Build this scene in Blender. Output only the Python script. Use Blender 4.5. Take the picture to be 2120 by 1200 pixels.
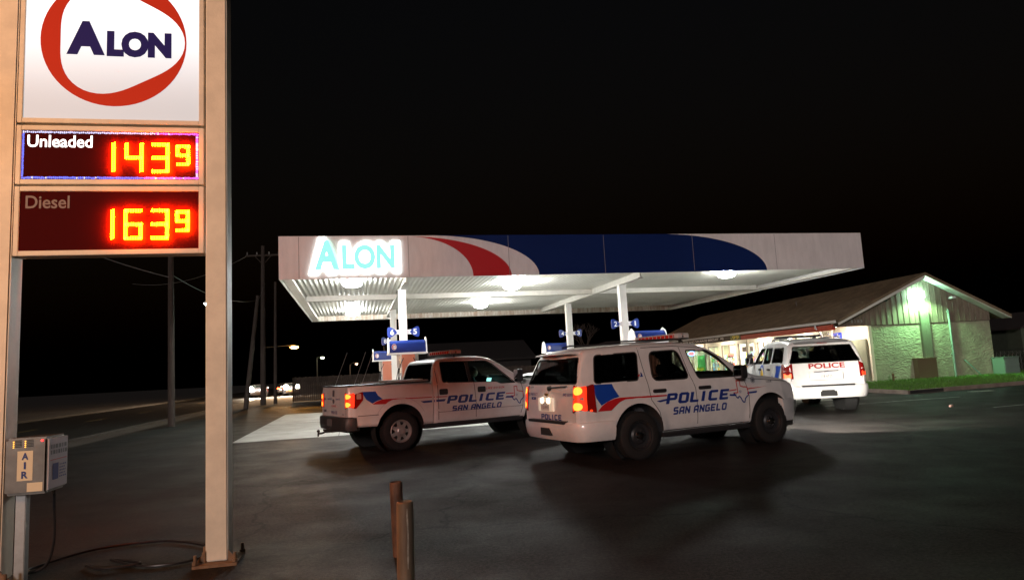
import bpy, bmesh, math, random
from mathutils import Vector, Matrix
from mathutils.bvhtree import BVHTree
from mathutils.geometry import delaunay_2d_cdt
R=math.radians; PI=math.pi
S=bpy.context.scene
for o in list(bpy.data.objects): bpy.data.objects.remove(o)
C=S.collection
random.seed(7)

# ---------------------------------------------------------------- camera
CAM=(0,0,1.583); PITCH=R(6.71); ROLL=R(3.02)
cd=bpy.data.cameras.new('camera'); cd.sensor_width=36; cd.lens=1399/2120*36; cd.clip_start=.1; cd.clip_end=2000
cam=bpy.data.objects.new('camera',cd); C.objects.link(cam); S.camera=cam
fw=Vector((0,math.cos(PITCH),math.sin(PITCH))); rt=Vector((1,0,0)); up=rt.cross(fw)
r2=math.cos(ROLL)*rt-math.sin(ROLL)*up; u2=math.cos(ROLL)*up+math.sin(ROLL)*rt
m=Matrix((r2,u2,-fw)).transposed().to_4x4(); m.translation=CAM; cam.matrix_world=m
# ---------------------------------------------------------------- world: night
SUN_EL=R(13); SUN_AZ=R(-12)      # the lit town behind the camera
w=bpy.data.worlds.new('World'); S.world=w; w.use_nodes=True
nt=w.node_tree; nt.nodes.clear()
sky=nt.nodes.new('ShaderNodeTexSky'); sky.sky_type='NISHITA'; sky.sun_disc=False
sky.sun_elevation=R(-2.5); sky.sun_rotation=R(200); sky.air_density=1.5; sky.dust_density=3
bg=nt.nodes.new('ShaderNodeBackground'); bg.inputs[1].default_value=.035
wo=nt.nodes.new('ShaderNodeOutputWorld'); nt.links.new(sky.outputs[0],bg.inputs[0]); nt.links.new(bg.outputs[0],wo.inputs[0])
sl=bpy.data.lights.new('sun','SUN'); sl.energy=.92; sl.angle=R(9); sl.color=(1,.86,.83)
so=bpy.data.objects.new('sun',sl); C.objects.link(so)
sd=Vector((math.sin(SUN_AZ)*-1*math.cos(SUN_EL),math.cos(SUN_AZ)*math.cos(SUN_EL),-math.sin(SUN_EL)))
so.rotation_euler=sd.to_track_quat('-Z','Y').to_euler()
S.view_settings.view_transform='Standard'; S.view_settings.look='None'; S.view_settings.exposure=0; S.view_settings.gamma=1
S.render.engine='CYCLES'

# ---------------------------------------------------------------- materials
MC={}
def mat(name,col=(.5,.5,.5),rough=.5,metal=0,emit=None,es=0,noise=0,nscale=5,bump=0,bscale=60,coat=0,spec=.5,col2=None,stretch=None):
    if name in MC: return MC[name]
    m=bpy.data.materials.new(name); m.use_nodes=True; n=m.node_tree; b=n.nodes['Principled BSDF']
    b.inputs['Base Color'].default_value=(*col,1); b.inputs['Roughness'].default_value=rough; b.inputs['Metallic'].default_value=metal
    b.inputs['Specular IOR Level'].default_value=spec
    if coat: b.inputs['Coat Weight'].default_value=coat; b.inputs['Coat Roughness'].default_value=.06
    if emit: b.inputs['Emission Color'].default_value=(*emit,1); b.inputs['Emission Strength'].default_value=es
    tc=None
    if noise or bump or col2:
        tc=n.nodes.new('ShaderNodeTexCoord'); src=tc.outputs['Object']
        if stretch:
            mp=n.nodes.new('ShaderNodeMapping'); mp.inputs['Scale'].default_value=stretch; n.links.new(src,mp.inputs[0]); src=mp.outputs[0]
    if noise or col2:
        t=n.nodes.new('ShaderNodeTexNoise'); t.inputs['Scale'].default_value=nscale; t.inputs['Detail'].default_value=8; t.inputs['Roughness'].default_value=.65
        n.links.new(src,t.inputs[0])
        rp=n.nodes.new('ShaderNodeValToRGB'); c2=col2 or tuple(c*(1-noise) for c in col)
        rp.color_ramp.elements[0].color=(*c2,1); rp.color_ramp.elements[0].position=.38; rp.color_ramp.elements[1].color=(*col,1); rp.color_ramp.elements[1].position=.62
        n.links.new(t.outputs[0],rp.inputs[0]); n.links.new(rp.outputs[0],b.inputs['Base Color'])
    if bump:
        t=n.nodes.new('ShaderNodeTexNoise'); t.inputs['Scale'].default_value=bscale; t.inputs['Detail'].default_value=4
        n.links.new(src,t.inputs[0]); bp=n.nodes.new('ShaderNodeBump'); bp.inputs['Strength'].default_value=bump; bp.inputs['Distance'].default_value=.02
        n.links.new(t.outputs[0],bp.inputs['Height']); n.links.new(bp.outputs[0],b.inputs['Normal'])
    MC[name]=m; return m
def emis(name,col,s): return mat(name,tuple(min(1,c*.8) for c in col),.5,emit=col,es=s)
def glass(name,tint,gl=.08):
    if name in MC: return MC[name]
    m=bpy.data.materials.new(name); m.use_nodes=True; n=m.node_tree; n.nodes.clear()
    o=n.nodes.new('ShaderNodeOutputMaterial'); t=n.nodes.new('ShaderNodeBsdfTransparent'); t.inputs[0].default_value=(*tint,1)
    g=n.nodes.new('ShaderNodeBsdfGlossy'); g.inputs['Roughness'].default_value=.03
    lw=n.nodes.new('ShaderNodeLayerWeight'); lw.inputs[0].default_value=.5
    pw=n.nodes.new('ShaderNodeMath'); pw.operation='POWER'; pw.inputs[1].default_value=5; n.links.new(lw.outputs['Facing'],pw.inputs[0])
    f=n.nodes.new('ShaderNodeMath'); f.operation='MULTIPLY_ADD'; f.inputs[1].default_value=.9; f.inputs[2].default_value=.05; n.links.new(pw.outputs[0],f.inputs[0])
    mx=n.nodes.new('ShaderNodeMixShader'); n.links.new(f.outputs[0],mx.inputs[0]); n.links.new(t.outputs[0],mx.inputs[1]); n.links.new(g.outputs[0],mx.inputs[2]); n.links.new(mx.outputs[0],o.inputs[0])
    MC[name]=m; return m
def asphalt():
    m=bpy.data.materials.new('asphalt'); m.use_nodes=True; n=m.node_tree; b=n.nodes['Principled BSDF']; L=n.links.new
    tc=n.nodes.new('ShaderNodeTexCoord')
    def noise(s,d,r=.6,mp=None):
        t=n.nodes.new('ShaderNodeTexNoise'); t.inputs['Scale'].default_value=s; t.inputs['Detail'].default_value=d; t.inputs['Roughness'].default_value=r
        if mp:
            q=n.nodes.new('ShaderNodeMapping'); q.inputs['Scale'].default_value=mp; q.inputs['Rotation'].default_value=(0,0,.35); L(tc.outputs['Object'],q.inputs[0]); L(q.outputs[0],t.inputs[0])
        else: L(tc.outputs['Object'],t.inputs[0])
        return t
    def ramp(src,a,b2,ca,cb):
        r=n.nodes.new('ShaderNodeValToRGB'); r.color_ramp.elements[0].position=a; r.color_ramp.elements[1].position=b2
        r.color_ramp.elements[0].color=(*ca,1); r.color_ramp.elements[1].color=(*cb,1); L(src,r.inputs[0]); return r
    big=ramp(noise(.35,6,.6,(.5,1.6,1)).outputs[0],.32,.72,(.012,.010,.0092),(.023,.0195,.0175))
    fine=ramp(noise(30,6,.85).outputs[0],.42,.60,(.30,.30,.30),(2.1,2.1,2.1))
    mx=n.nodes.new('ShaderNodeMix'); mx.data_type='RGBA'; mx.blend_type='MULTIPLY'; mx.inputs[0].default_value=1
    L(big.outputs[0],mx.inputs[6]); L(fine.outputs[0],mx.inputs[7])
    st=ramp(noise(1.1,6,.75).outputs[0],.54,.60,(1,1,1),(.62,.6,.58))
    m2=n.nodes.new('ShaderNodeMix'); m2.data_type='RGBA'; m2.blend_type='MULTIPLY'; m2.inputs[0].default_value=1
    L(mx.outputs[2],m2.inputs[6]); L(st.outputs[0],m2.inputs[7])
    vo=n.nodes.new('ShaderNodeTexVoronoi'); vo.feature='DISTANCE_TO_EDGE'; vo.inputs['Scale'].default_value=.22
    wn=noise(1.2,5); ad=n.nodes.new('ShaderNodeVectorMath'); ad.operation='MULTIPLY_ADD'; ad.inputs[1].default_value=(1.1,1.1,0)
    L(wn.outputs[1],ad.inputs[0]); L(tc.outputs['Object'],ad.inputs[2]); L(ad.outputs[0],vo.inputs[0])
    cr=ramp(vo.outputs[0],.002,.006,(.15,.15,.15),(1,1,1))
    m3=n.nodes.new('ShaderNodeMix'); m3.data_type='RGBA'; m3.blend_type='MULTIPLY'; m3.inputs[0].default_value=1
    L(m2.outputs[2],m3.inputs[6]); L(cr.outputs[0],m3.inputs[7]); L(m3.outputs[2],b.inputs['Base Color'])
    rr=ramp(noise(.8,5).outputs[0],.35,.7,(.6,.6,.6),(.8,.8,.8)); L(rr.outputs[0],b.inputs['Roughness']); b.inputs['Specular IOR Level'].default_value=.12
    bp=n.nodes.new('ShaderNodeBump'); bp.inputs['Strength'].default_value=.8; bp.inputs['Distance'].default_value=.012; L(noise(110,3).outputs[0],bp.inputs['Height']); L(bp.outputs[0],b.inputs['Normal'])
    return m
def stucco():
    m=mat('stucco',(.33,.33,.23),.9,noise=.25,nscale=1.3); n=m.node_tree; b=n.nodes['Principled BSDF']; L=n.links.new
    tc=n.nodes.new('ShaderNodeTexCoord'); mp=n.nodes.new('ShaderNodeMapping'); mp.inputs['Rotation'].default_value=(0,R(35),0); mp.inputs['Scale'].default_value=(2.2,2.2,4)
    t=n.nodes.new('ShaderNodeTexNoise'); t.inputs['Scale'].default_value=1.1; t.inputs['Detail'].default_value=5; t.inputs['Distortion'].default_value=2.6
    L(tc.outputs['Object'],mp.inputs[0]); L(mp.outputs[0],t.inputs[0])
    bp=n.nodes.new('ShaderNodeBump'); bp.inputs['Strength'].default_value=1; bp.inputs['Distance'].default_value=.045; L(t.outputs[0],bp.inputs['Height']); L(bp.outputs[0],b.inputs['Normal']); return m
PAINT=mat('white_car_paint',(.74,.74,.73),.32,noise=.12,nscale=2.2,coat=.7)
WSIGN=mat('white_painted_steel',(.72,.69,.63),.5,noise=.12,nscale=6,bump=.05)
BLACK=mat('black_plastic',(.02,.02,.022),.45)
RUBBER=mat('tyre_rubber',(.011,.010,.0095),.8,noise=.3,nscale=20,bump=.3)
STEEL=mat('bare_steel',(.5,.5,.5),.35,1)
GALV=mat('galvanised_metal',(.42,.43,.42),.42,.6,noise=.2,nscale=8)
CHROME=mat('chrome',(.8,.8,.8),.12,1)
NAVY=mat('navy_vinyl',(.012,.035,.22),.35)
BLUE=mat('blue_vinyl',(.01,.06,.38),.35)
RED=mat('red_vinyl',(.5,.015,.02),.4)
DARK=mat('dark_interior',(.03,.03,.032),.8)
SEAM=mat('panel_gap',(.015,.015,.015),.7)
GREYT=mat('grey_lettering',(.12,.12,.14),.5)

# ---------------------------------------------------------------- mesh helpers
class MB:
    def __init__(s,M=None): s.v=[];s.f=[];s.mi=[];s.m=M or Matrix()
    def add(s,vs,fs,mi=0,M=None):
        k=len(s.v); T=s.m@M if M else s.m
        s.v+=[tuple(T@Vector(v)) for v in vs]; s.f+=[tuple(k+i for i in f) for f in fs]; s.mi+=[mi]*len(fs); return s
    def box(s,a,b,mi=0,M=None):
        x0,y0,z0=a;x1,y1,z1=b
        return s.add([(x0,y0,z0),(x1,y0,z0),(x1,y1,z0),(x0,y1,z0),(x0,y0,z1),(x1,y0,z1),(x1,y1,z1),(x0,y1,z1)],[(0,3,2,1),(4,5,6,7),(0,1,5,4),(1,2,6,5),(2,3,7,6),(3,0,4,7)],mi,M)
    def cyl(s,p,q,r0,r1=None,n=16,mi=0,cap=True,M=None):
        p=Vector(p);q=Vector(q);r1=r0 if r1 is None else r1; d=(q-p).normalized(); a=d.orthogonal().normalized(); b=d.cross(a)
        vs=[p+r0*(math.cos(2*PI*i/n)*a+math.sin(2*PI*i/n)*b) for i in range(n)]+[q+r1*(math.cos(2*PI*i/n)*a+math.sin(2*PI*i/n)*b) for i in range(n)]
        fs=[(i,(i+1)%n,n+(i+1)%n,n+i) for i in range(n)]
        if cap: fs+=[tuple(range(n-1,-1,-1)),tuple(range(n,2*n))]
        return s.add(vs,fs,mi,M)
    def tube(s,pts,r,n=8,mi=0):
        pts=[Vector(p) for p in pts]; k=len(pts); rr=r if isinstance(r,(list,tuple)) else [r]*k; vs=[];fs=[]; a=None
        for i,p in enumerate(pts):
            d=(pts[min(i+1,k-1)]-pts[max(i-1,0)]).normalized()
            a=(d.orthogonal() if a is None else (a-d*a.dot(d))).normalized(); b=d.cross(a)
            vs+=[p+rr[i]*(math.cos(2*PI*j/n)*a+math.sin(2*PI*j/n)*b) for j in range(n)]
        for i in range(k-1): fs+=[(i*n+j,i*n+(j+1)%n,(i+1)*n+(j+1)%n,(i+1)*n+j) for j in range(n)]
        fs+=[tuple(range(n-1,-1,-1)),tuple((k-1)*n+j for j in range(n))]
        return s.add(vs,fs,mi)
    def lathe(s,prof,c=(0,0,0),axis='y',n=40,mi=0,M=None):   # prof [(r,h)]
        vs=[];fs=[];k=len(prof)
        for i in range(n):
            a=2*PI*i/n
            for r,h in prof:
                q={'y':(r*math.cos(a),h,r*math.sin(a)),'z':(r*math.cos(a),r*math.sin(a),h),'x':(h,r*math.cos(a),r*math.sin(a))}[axis]
                vs.append((q[0]+c[0],q[1]+c[1],q[2]+c[2]))
        for i in range(n):
            for j in range(k-1): fs.append((i*k+j,((i+1)%n)*k+j,((i+1)%n)*k+j+1,i*k+j+1))
        return s.add(vs,fs,mi,M)
    def prism(s,poly,h0,h1,axis='z',mi=0,M=None):   # poly 2D; axis = extrusion axis
        f={'z':lambda a,b,h:(a,b,h),'y':lambda a,b,h:(a,h,b),'x':lambda a,b,h:(h,a,b)}[axis]; n=len(poly)
        return s.add([f(a,b,h0) for a,b in poly]+[f(a,b,h1) for a,b in poly],[(i,(i+1)%n,n+(i+1)%n,n+i) for i in range(n)]+[tuple(range(n-1,-1,-1)),tuple(range(n,2*n))],mi,M)
    def sweep(s,path,prof,mi=0):  # path (x,y) outward normal on the right of travel; prof closed [(off,z)]
        n=len(path);k=len(prof);vs=[];fs=[]
        for i,p in enumerate(path):
            a=path[max(i-1,0)];b=path[min(i+1,n-1)];dx,dy=b[0]-a[0],b[1]-a[1];l=math.hypot(dx,dy) or 1;nx,ny=dy/l,-dx/l
            vs+=[(p[0]+nx*o,p[1]+ny*o,z) for o,z in prof]
        for i in range(n-1): fs+=[(i*k+j,i*k+(j+1)%k,(i+1)*k+(j+1)%k,(i+1)*k+j) for j in range(k)]
        fs+=[tuple(range(k-1,-1,-1)),tuple((n-1)*k+j for j in range(k))]
        return s.add(vs,fs,mi)
    def build(s,name,m,parent=None,bevel=0,smooth=30,seg=2):
        me=bpy.data.meshes.new(name); me.from_pydata(s.v,[],s.f)
        ms=m if isinstance(m,(list,tuple)) else [m]
        for x in ms: me.materials.append(x)
        me.polygons.foreach_set('material_index',s.mi)
        bm=bmesh.new(); bm.from_mesh(me); bmesh.ops.recalc_face_normals(bm,faces=bm.faces)
        if bevel:
            es=[e for e in bm.edges if len(e.link_faces)==2 and e.calc_face_angle(0)>R(35)]
            bmesh.ops.bevel(bm,geom=es,offset=bevel,segments=seg,affect='EDGES',clamp_overlap=True)
        bm.to_mesh(me); bm.free()
        if smooth: me.shade_smooth(); me.set_sharp_from_angle(angle=R(smooth))
        o=bpy.data.objects.new(name,me); C.objects.link(o)
        if parent: o.parent=parent
        return o
def thing(name,label,cat,loc=(0,0,0),rz=0,group=None):
    o=bpy.data.objects.new(name,None); C.objects.link(o); o.location=loc; o.rotation_euler=(0,0,rz); o.empty_display_size=.2
    o['label']=label; o['category']=cat
    if group: o['group']=group
    return o
def tag(o,label,cat,group=None):
    o['label']=label; o['category']=cat
    if group: o['group']=group
    return o
def struct(o): o['kind']='structure'; return o
def frame2(o,u,v):   # matrix: local (a,b,c)-> o + a u + b v + c n
    u=Vector(u).normalized(); v=Vector(v).normalized(); n=u.cross(v); m=Matrix((u,v,n)).transposed().to_4x4(); m.translation=Vector(o); return m
def lamp(kind,name,loc,power,color,parent=None,radius=.1,dirv=None,**k):
    l=bpy.data.lights.new(name,kind); l.energy=power; l.color=color
    if kind in('POINT','SPOT'): l.shadow_soft_size=radius
    for a,b in k.items(): setattr(l,a,b)
    o=bpy.data.objects.new(name,l); C.objects.link(o); o.location=loc
    if dirv is not None: o.rotation_euler=Vector(dirv).to_track_quat('-Z','Y').to_euler()
    if parent: o.parent=parent
    return o
# ---- 2D art
def inside(p,poly):
    x,y=p;c=False;n=len(poly)
    for i in range(n):
        x0,y0=poly[i];x1,y1=poly[i-1]
        if (y0>y)!=(y1>y) and x<(x1-x0)*(y-y0)/(y1-y0)+x0: c=not c
    return c
def tris(polys,holes=(),grid=None):
    vs=[];fs=[]
    for p in list(polys)+list(holes):
        fs.append([len(vs)+i for i in range(len(p))]); vs+=[Vector(q) for q in p]
    if grid:
        xs=[v.x for v in vs];ys=[v.y for v in vs]
        x=min(xs)+grid/2
        while x<max(xs):
            y=min(ys)+grid/2
            while y<max(ys): vs.append(Vector((x,y)));y+=grid
            x+=grid
    r=delaunay_2d_cdt(vs,[],fs,0,1e-5); V=[(v.x,v.y) for v in r[0]]; F=[]
    for f in r[2]:
        c=(sum(V[i][0] for i in f)/3,sum(V[i][1] for i in f)/3)
        if any(inside(c,p) for p in polys) and not any(inside(c,h) for h in holes): F.append(tuple(f))
    return V,F
def rotp(pts,a,cx=0,cy=0):
    c,s=math.cos(a),math.sin(a); return [(cx+c*x-s*y,cy+s*x+c*y) for x,y in pts]
def ell(cx,cy,a,b,n=28): return [(cx+a*math.cos(2*PI*i/n),cy+b*math.sin(2*PI*i/n)) for i in range(n)]
def rrect(x0,y0,x1,y1,r,n=5):
    o=[]
    for cx,cy,a0 in ((x1-r,y0+r,-90),(x1-r,y1-r,0),(x0+r,y1-r,90),(x0+r,y0+r,180)):
        o+=[(cx+r*math.cos(R(a0+90*i/n)),cy+r*math.sin(R(a0+90*i/n))) for i in range(n+1)]
    return o
def thick(pl,w,closed=False):   # polyline -> quads
    out=[];n=len(pl)
    for i in range(n if closed else n-1):
        a=Vector(pl[i]);b=Vector(pl[(i+1)%n]);d=(b-a).normalized();q=Vector((-d.y,d.x))*w/2;e=d*w*.28
        a2=a-e if (i>0 or closed) else a; b2=b+e if (i<n-2 or closed) else b
        out.append([tuple(a2-q),tuple(b2-q),tuple(b2+q),tuple(a2+q)])
    return out
G={ # square chamfered stroke capitals, box .72 x 1
'P':[[(0,-.1),(0,.9),(.55,.9),(.62,.83),(.62,.48),(.55,.41),(0,.41)]],'O':[[(.09,0),(0,.09),(0,.81),(.09,.9),(.53,.9),(.62,.81),(.62,.09),(.53,0),(.09,0),(0,.09)]],
'L':[[(0,1),(0,0),(.62,0)]],'I':[[(0,-.1),(0,1)]],'C':[[(.68,.9),(.09,.9),(0,.81),(0,.09),(.09,0),(.68,0)]],'E':[[(.68,.9),(0,.9),(0,0),(.68,0)],[(0,.45),(.58,.45)]],
'S':[[(.66,.9),(.07,.9),(0,.84),(0,.53),(.07,.46),(.55,.46),(.62,.39),(.62,.07),(.55,0),(-.04,0)]],'A':[[(0,-.1),(0,.7),(.18,.9),(.62,.9),(.62,-.1)],[(0,.35),(.62,.35)]],
'N':[[(0,-.1),(0,.95),(.62,-.02),(.62,1)]],'G':[[(.66,.9),(.07,.9),(0,.83),(0,.07),(.07,0),(.62,0),(.62,.45),(.3,.45)]],
'D':[[(0,0),(0,.9),(.48,.9),(.62,.76),(.62,.14),(.48,0),(0,0),(0,.1)]],'R':[[(0,-.1),(0,.9),(.62,.9),(.62,.45),(0,.45)],[(.3,.45),(.66,-.1)]],'V':[[(0,1),(.28,0),(.56,1)]],
'K':[[(0,-.1),(0,1)],[(.6,1),(.08,.45),(.6,-.1)]],'T':[[(-.1,.9),(.7,.9)],[(.3,.9),(.3,-.1)]],'U':[[(0,1),(0,.09),(.09,0),(.53,0),(.62,.09),(.62,1)]],'X':[[(0,1),(.6,-.1)],[(.6,1),(0,-.1)]]}
def sqtext(t,x0,x1,z0,z1,w=.2,shear=.25,wide=1):
    adv=[];x=0
    for c in t:
        if c==' ': x+=.5; adv.append(None); continue
        adv.append(x); x+=(.30 if c=='I' else .62+.1)+.3
    tot=x-.2; h=(z1-z0)/1.1; out=[]; sx=(x1-x0-shear*(z1-z0))/tot
    for c,a in zip(t,adv):
        if a is None: continue
        for st in G[c]:
            for q in thick([(px,pz) for px,pz in st],w): out.append([(x0+(a+px+.1)*sx+shear*(pz+.1)*h,z0+(pz+.1)*h) for px,pz in q])
    return tris(out)
def btext(t,h,off=0,shear=0,sx=1,small=None):   # built-in face; returns V,F with origin lower-left
    cu=bpy.data.curves.new('t','FONT'); cu.body=t; cu.size=h/.7; cu.offset=off*h; cu.shear=shear; cu.resolution_u=4; cu.fill_mode='FRONT'
    o=bpy.data.objects.new('t',cu); C.objects.link(o); dg=bpy.context.evaluated_depsgraph_get(); dg.update()
    me=o.evaluated_get(dg).to_mesh(); V=[(v.co.x*sx,v.co.y) for v in me.vertices]; F=[tuple(p.vertices) for p in me.polygons]
    o.evaluated_get(dg).to_mesh_clear(); bpy.data.objects.remove(o); bpy.data.curves.remove(cu); return V,F
def fit(VF,x0,x1,z0=None,z1=None):
    V,F=VF; ax=min(v[0] for v in V);bx=max(v[0] for v in V);az=min(v[1] for v in V);bz=max(v[1] for v in V)
    s=(x1-x0)/(bx-ax); t=s if z1 is None else (z1-z0)/(bz-az); z0=0 if z0 is None else z0
    return [((x-ax)*s+x0,(z-az)*t+z0) for x,z in V],F
def flat(name,VF,M,m,parent,off=0,th=0,mb=None,mi=0):   # art on plane M at height off, thickness th
    V,F=VF; b=mb or MB(); b.add([(x,y,off) for x,y in V],F,mi,M)
    if th:
        ed={}
        for f in F:
            for i in range(len(f)): k=(f[i],f[(i+1)%len(f)]); ed[k]=1
        n=len(V); k0=len(b.v); walls=[(a,c) for (a,c) in ed if (c,a) not in ed]
        b.add([(x,y,off) for x,y in V]+[(x,y,off-th) for x,y in V],[(a,c,n+c,n+a) for a,c in walls],mi,M)
    if mb: return b
    me=b.build(name,m,parent,smooth=0); return me

# ---------------------------------------------------------------- vehicles
def interp(cs,x):
    if x<=cs[0][0]: return cs[0][1]
    for (a,p),(b,q) in zip(cs,cs[1:]):
        if x<=b: return p+(q-p)*(x-a)/(b-a)
    return cs[-1][1]
class Body:
    def __init__(s,top,bot,side,plan,arches=(),rtop=.1,arch_r=.47,crown=.035,name='body'):
        s.top=top;s.bot=bot;s.side=side;s.plan=plan;s.arches=arches;s.rt=rtop;s.ar=arch_r;s.crown=crown
        s.x0=top[0][0];s.x1=top[-1][0]
    def zt(s,x):
        d=min(.07,(x-s.x0)*.5,(s.x1-x)*.5); d=max(d,0)
        return sum(interp(s.top,x+d*k) for k in (-1,-.5,0,.5,1))/5
    def ys(s,x,z):
        y=interp(s.side,z)*interp(s.plan,x)
        for ax,az in s.arches:
            d=math.hypot(x-ax,z-az)-s.ar; y+=.022*math.exp(-(max(d-.02,0)/.07)**2)
        return y
    def sec(s,x,ins=0,floor=None):
        zt=s.zt(x) if not ins else min(s.zt(x-ins),s.zt(x+ins),s.zt(x))-ins
        zb=interp(s.bot,x) if floor is None else floor
        zt=max(zt,zb+.05); r=min(s.rt if (x-s.x0)>.12 else .02+(x-s.x0)*.6,(zt-zb)*.45)
        h=[]; e=min(.05,(zt-zb)*.2)
        y0=s.ys(x,zb+e)-ins
        h+=[(0,zb),(y0*.5,zb),(y0-.05,zb),(y0-.02,zb+e*.4)]
        N=18
        for i in range(N+1): z=zb+e+(zt-r-zb-e)*i/N; h.append((s.ys(x,z)-ins,z))
        yc=s.ys(x,zt-r)-ins; sl=(s.ys(x,zt)-s.ys(x,zt-r))
        for i in range(1,7): a=i/6*PI/2; h.append((yc-r*(1-math.cos(a))+sl*i/6,zt-r+r*math.sin(a)))
        ye=h[-1][0]; cr=s.crown*min(1,max(0,(x-s.x0-.15)*2))
        for i in range(1,7): y=ye*(1-i/6); h.append((y,zt+cr*(1-(y/ye)**2)))
        return h
    def loft(s,x0=None,x1=None,ins=0,floor=None,step=.045):
        x0=s.x0 if x0 is None else x0; x1=s.x1 if x1 is None else x1
        xs={x0,x1}|{c[0] for c in s.top+s.plan if x0<c[0]<x1}; x=x0
        while x<x1: xs.add(x); x+=step
        ctr=sorted(c for c in s.top)
        for (a,p),(b,q) in zip(ctr,ctr[1:]):
            k=int(abs(q-p)/.05)
            for i in range(1,k): t=a+(b-a)*i/k; (xs.add(t) if x0<t<x1 else None)
        xs=sorted(xs); o=[xs[0]]
        for x in xs[1:]:
            if x-o[-1]>.0012: o.append(x)
        V=[];F=[]
        for x in o:
            h=s.sec(x,ins,floor); ring=h+[(-y,z) for y,z in h[-2:0:-1]]; n=len(ring); V+=[(x,y,z) for y,z in ring]
        for i in range(len(o)-1): F+=[(i*n+j,i*n+(j+1)%n,(i+1)*n+(j+1)%n,(i+1)*n+j) for j in range(n)]
        F+=[tuple(range(n-1,-1,-1)),tuple((len(o)-1)*n+j for j in range(n))]
        return V,F
    def mesh(s,paint,inner,cavity=None,cutters=None,parent=None,name='body'):
        V,F=s.loft(); s.bvh=BVHTree.FromPolygons([Vector(v) for v in V],F)
        b=MB(); b.add(V,F); o=b.build(name,[paint,inner],parent,smooth=0)
        src=o.data.copy()
        tmp=[]
        def bo(mb):
            t=mb.build('cut',[paint,inner],parent,smooth=0); t.data.polygons.foreach_set('material_index',[1]*len(t.data.polygons)); tmp.append(t)
            md=o.modifiers.new('b','BOOLEAN'); md.operation='DIFFERENCE'; md.object=t; md.solver='EXACT'; md.material_mode='INDEX'
        if cavity: cb=MB(); cb.add(*cavity); bo(cb)
        for c in (cutters or ()): bo(c)
        if tmp:
            dg=bpy.context.evaluated_depsgraph_get(); dg.update()
            me=bpy.data.meshes.new_from_object(o.evaluated_get(dg)); o.modifiers.clear(); o.data=me; me.name=name
            for t in tmp: bpy.data.objects.remove(t)
        me=o.data; me.shade_smooth(); me.set_sharp_from_angle(angle=R(32))
        return o
    def hit(s,mode,u,v):
        if mode=='R': o,d=(u,-3,v),(0,1,0)
        elif mode=='L': o,d=(u,3,v),(0,-1,0)
        elif mode=='B': o,d=(-5,-u,v),(1,0,0)
        elif mode=='F': o,d=(9,u,v),(-1,0,0)
        elif mode=='T': o,d=(u,v,4),(0,0,-1)
        elif mode in('C','D'):      # rear corner right / left, u = angle from straight back
            sg=-1 if mode=='C' else 1; o=(s.x0+.35,sg*(s.ys(-.2,1)-.25),v); d=(-math.cos(u),sg*math.sin(u),0)
        h=s.bvh.ray_cast(Vector(o),Vector(d))
        if h[0] is None: return None
        n=h[1]; n=n if mode not in 'CD' else n
        if mode not in ('C','D') and n.dot(Vector(d))>0: n=-n
        if mode in ('C','D') and n.dot(Vector(d))<0: n=-n
        return h[0],n
    def patch(s,name,VF,mode,m,parent,off=.004,th=0,grid=None,mirror=False,mb=None,mi=0,smooth=40):
        V,F=VF; b=mb or MB(); P=[];ok=[]
        for u,v in V:
            h=s.hit(mode,-u if mirror else u,v); ok.append(h is not None); P.append(h[0]+h[1]*off if h else Vector())
        F=[f for f in F if all(ok[i] for i in f)]
        b.add(P,F,mi)
        if th:
            ed={(f[i],f[(i+1)%len(f)]) for f in F for i in range(len(f))}; wl=[(a,c) for a,c in ed if (c,a) not in ed]; n=len(P)
            Q=[]
            for (u,v),p in zip(V,P):
                h=s.hit(mode,-u if mirror else u,v); Q.append(p-h[1]*th if h else p)
            b.add(P+Q,[(a,c,n+c,n+a) for a,c in wl],mi)
        if mb: return b
        return b.build(name,m,parent,smooth=smooth)
def subdiv(VF,g=.09):
    V,F=VF; bm=bmesh.new(); vs=[bm.verts.new((x,y,0)) for x,y in V]
    for f in F:
        try: bm.faces.new([vs[i] for i in f])
        except ValueError: pass
    xs=[v[0] for v in V];ys=[v[1] for v in V]
    for k,(a,b) in ((0,(min(xs),max(xs))),(1,(min(ys),max(ys)))):
        t=a+g
        while t<b:
            bmesh.ops.bisect_plane(bm,geom=bm.verts[:]+bm.edges[:]+bm.faces[:],plane_co=(t,0,0) if k==0 else (0,t,0),plane_no=(1,0,0) if k==0 else (0,1,0)); t+=g
    bm.verts.index_update(); r=[(v.co.x,v.co.y) for v in bm.verts],[tuple(v.index for v in f.verts) for f in bm.faces]; bm.free(); return r
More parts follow.
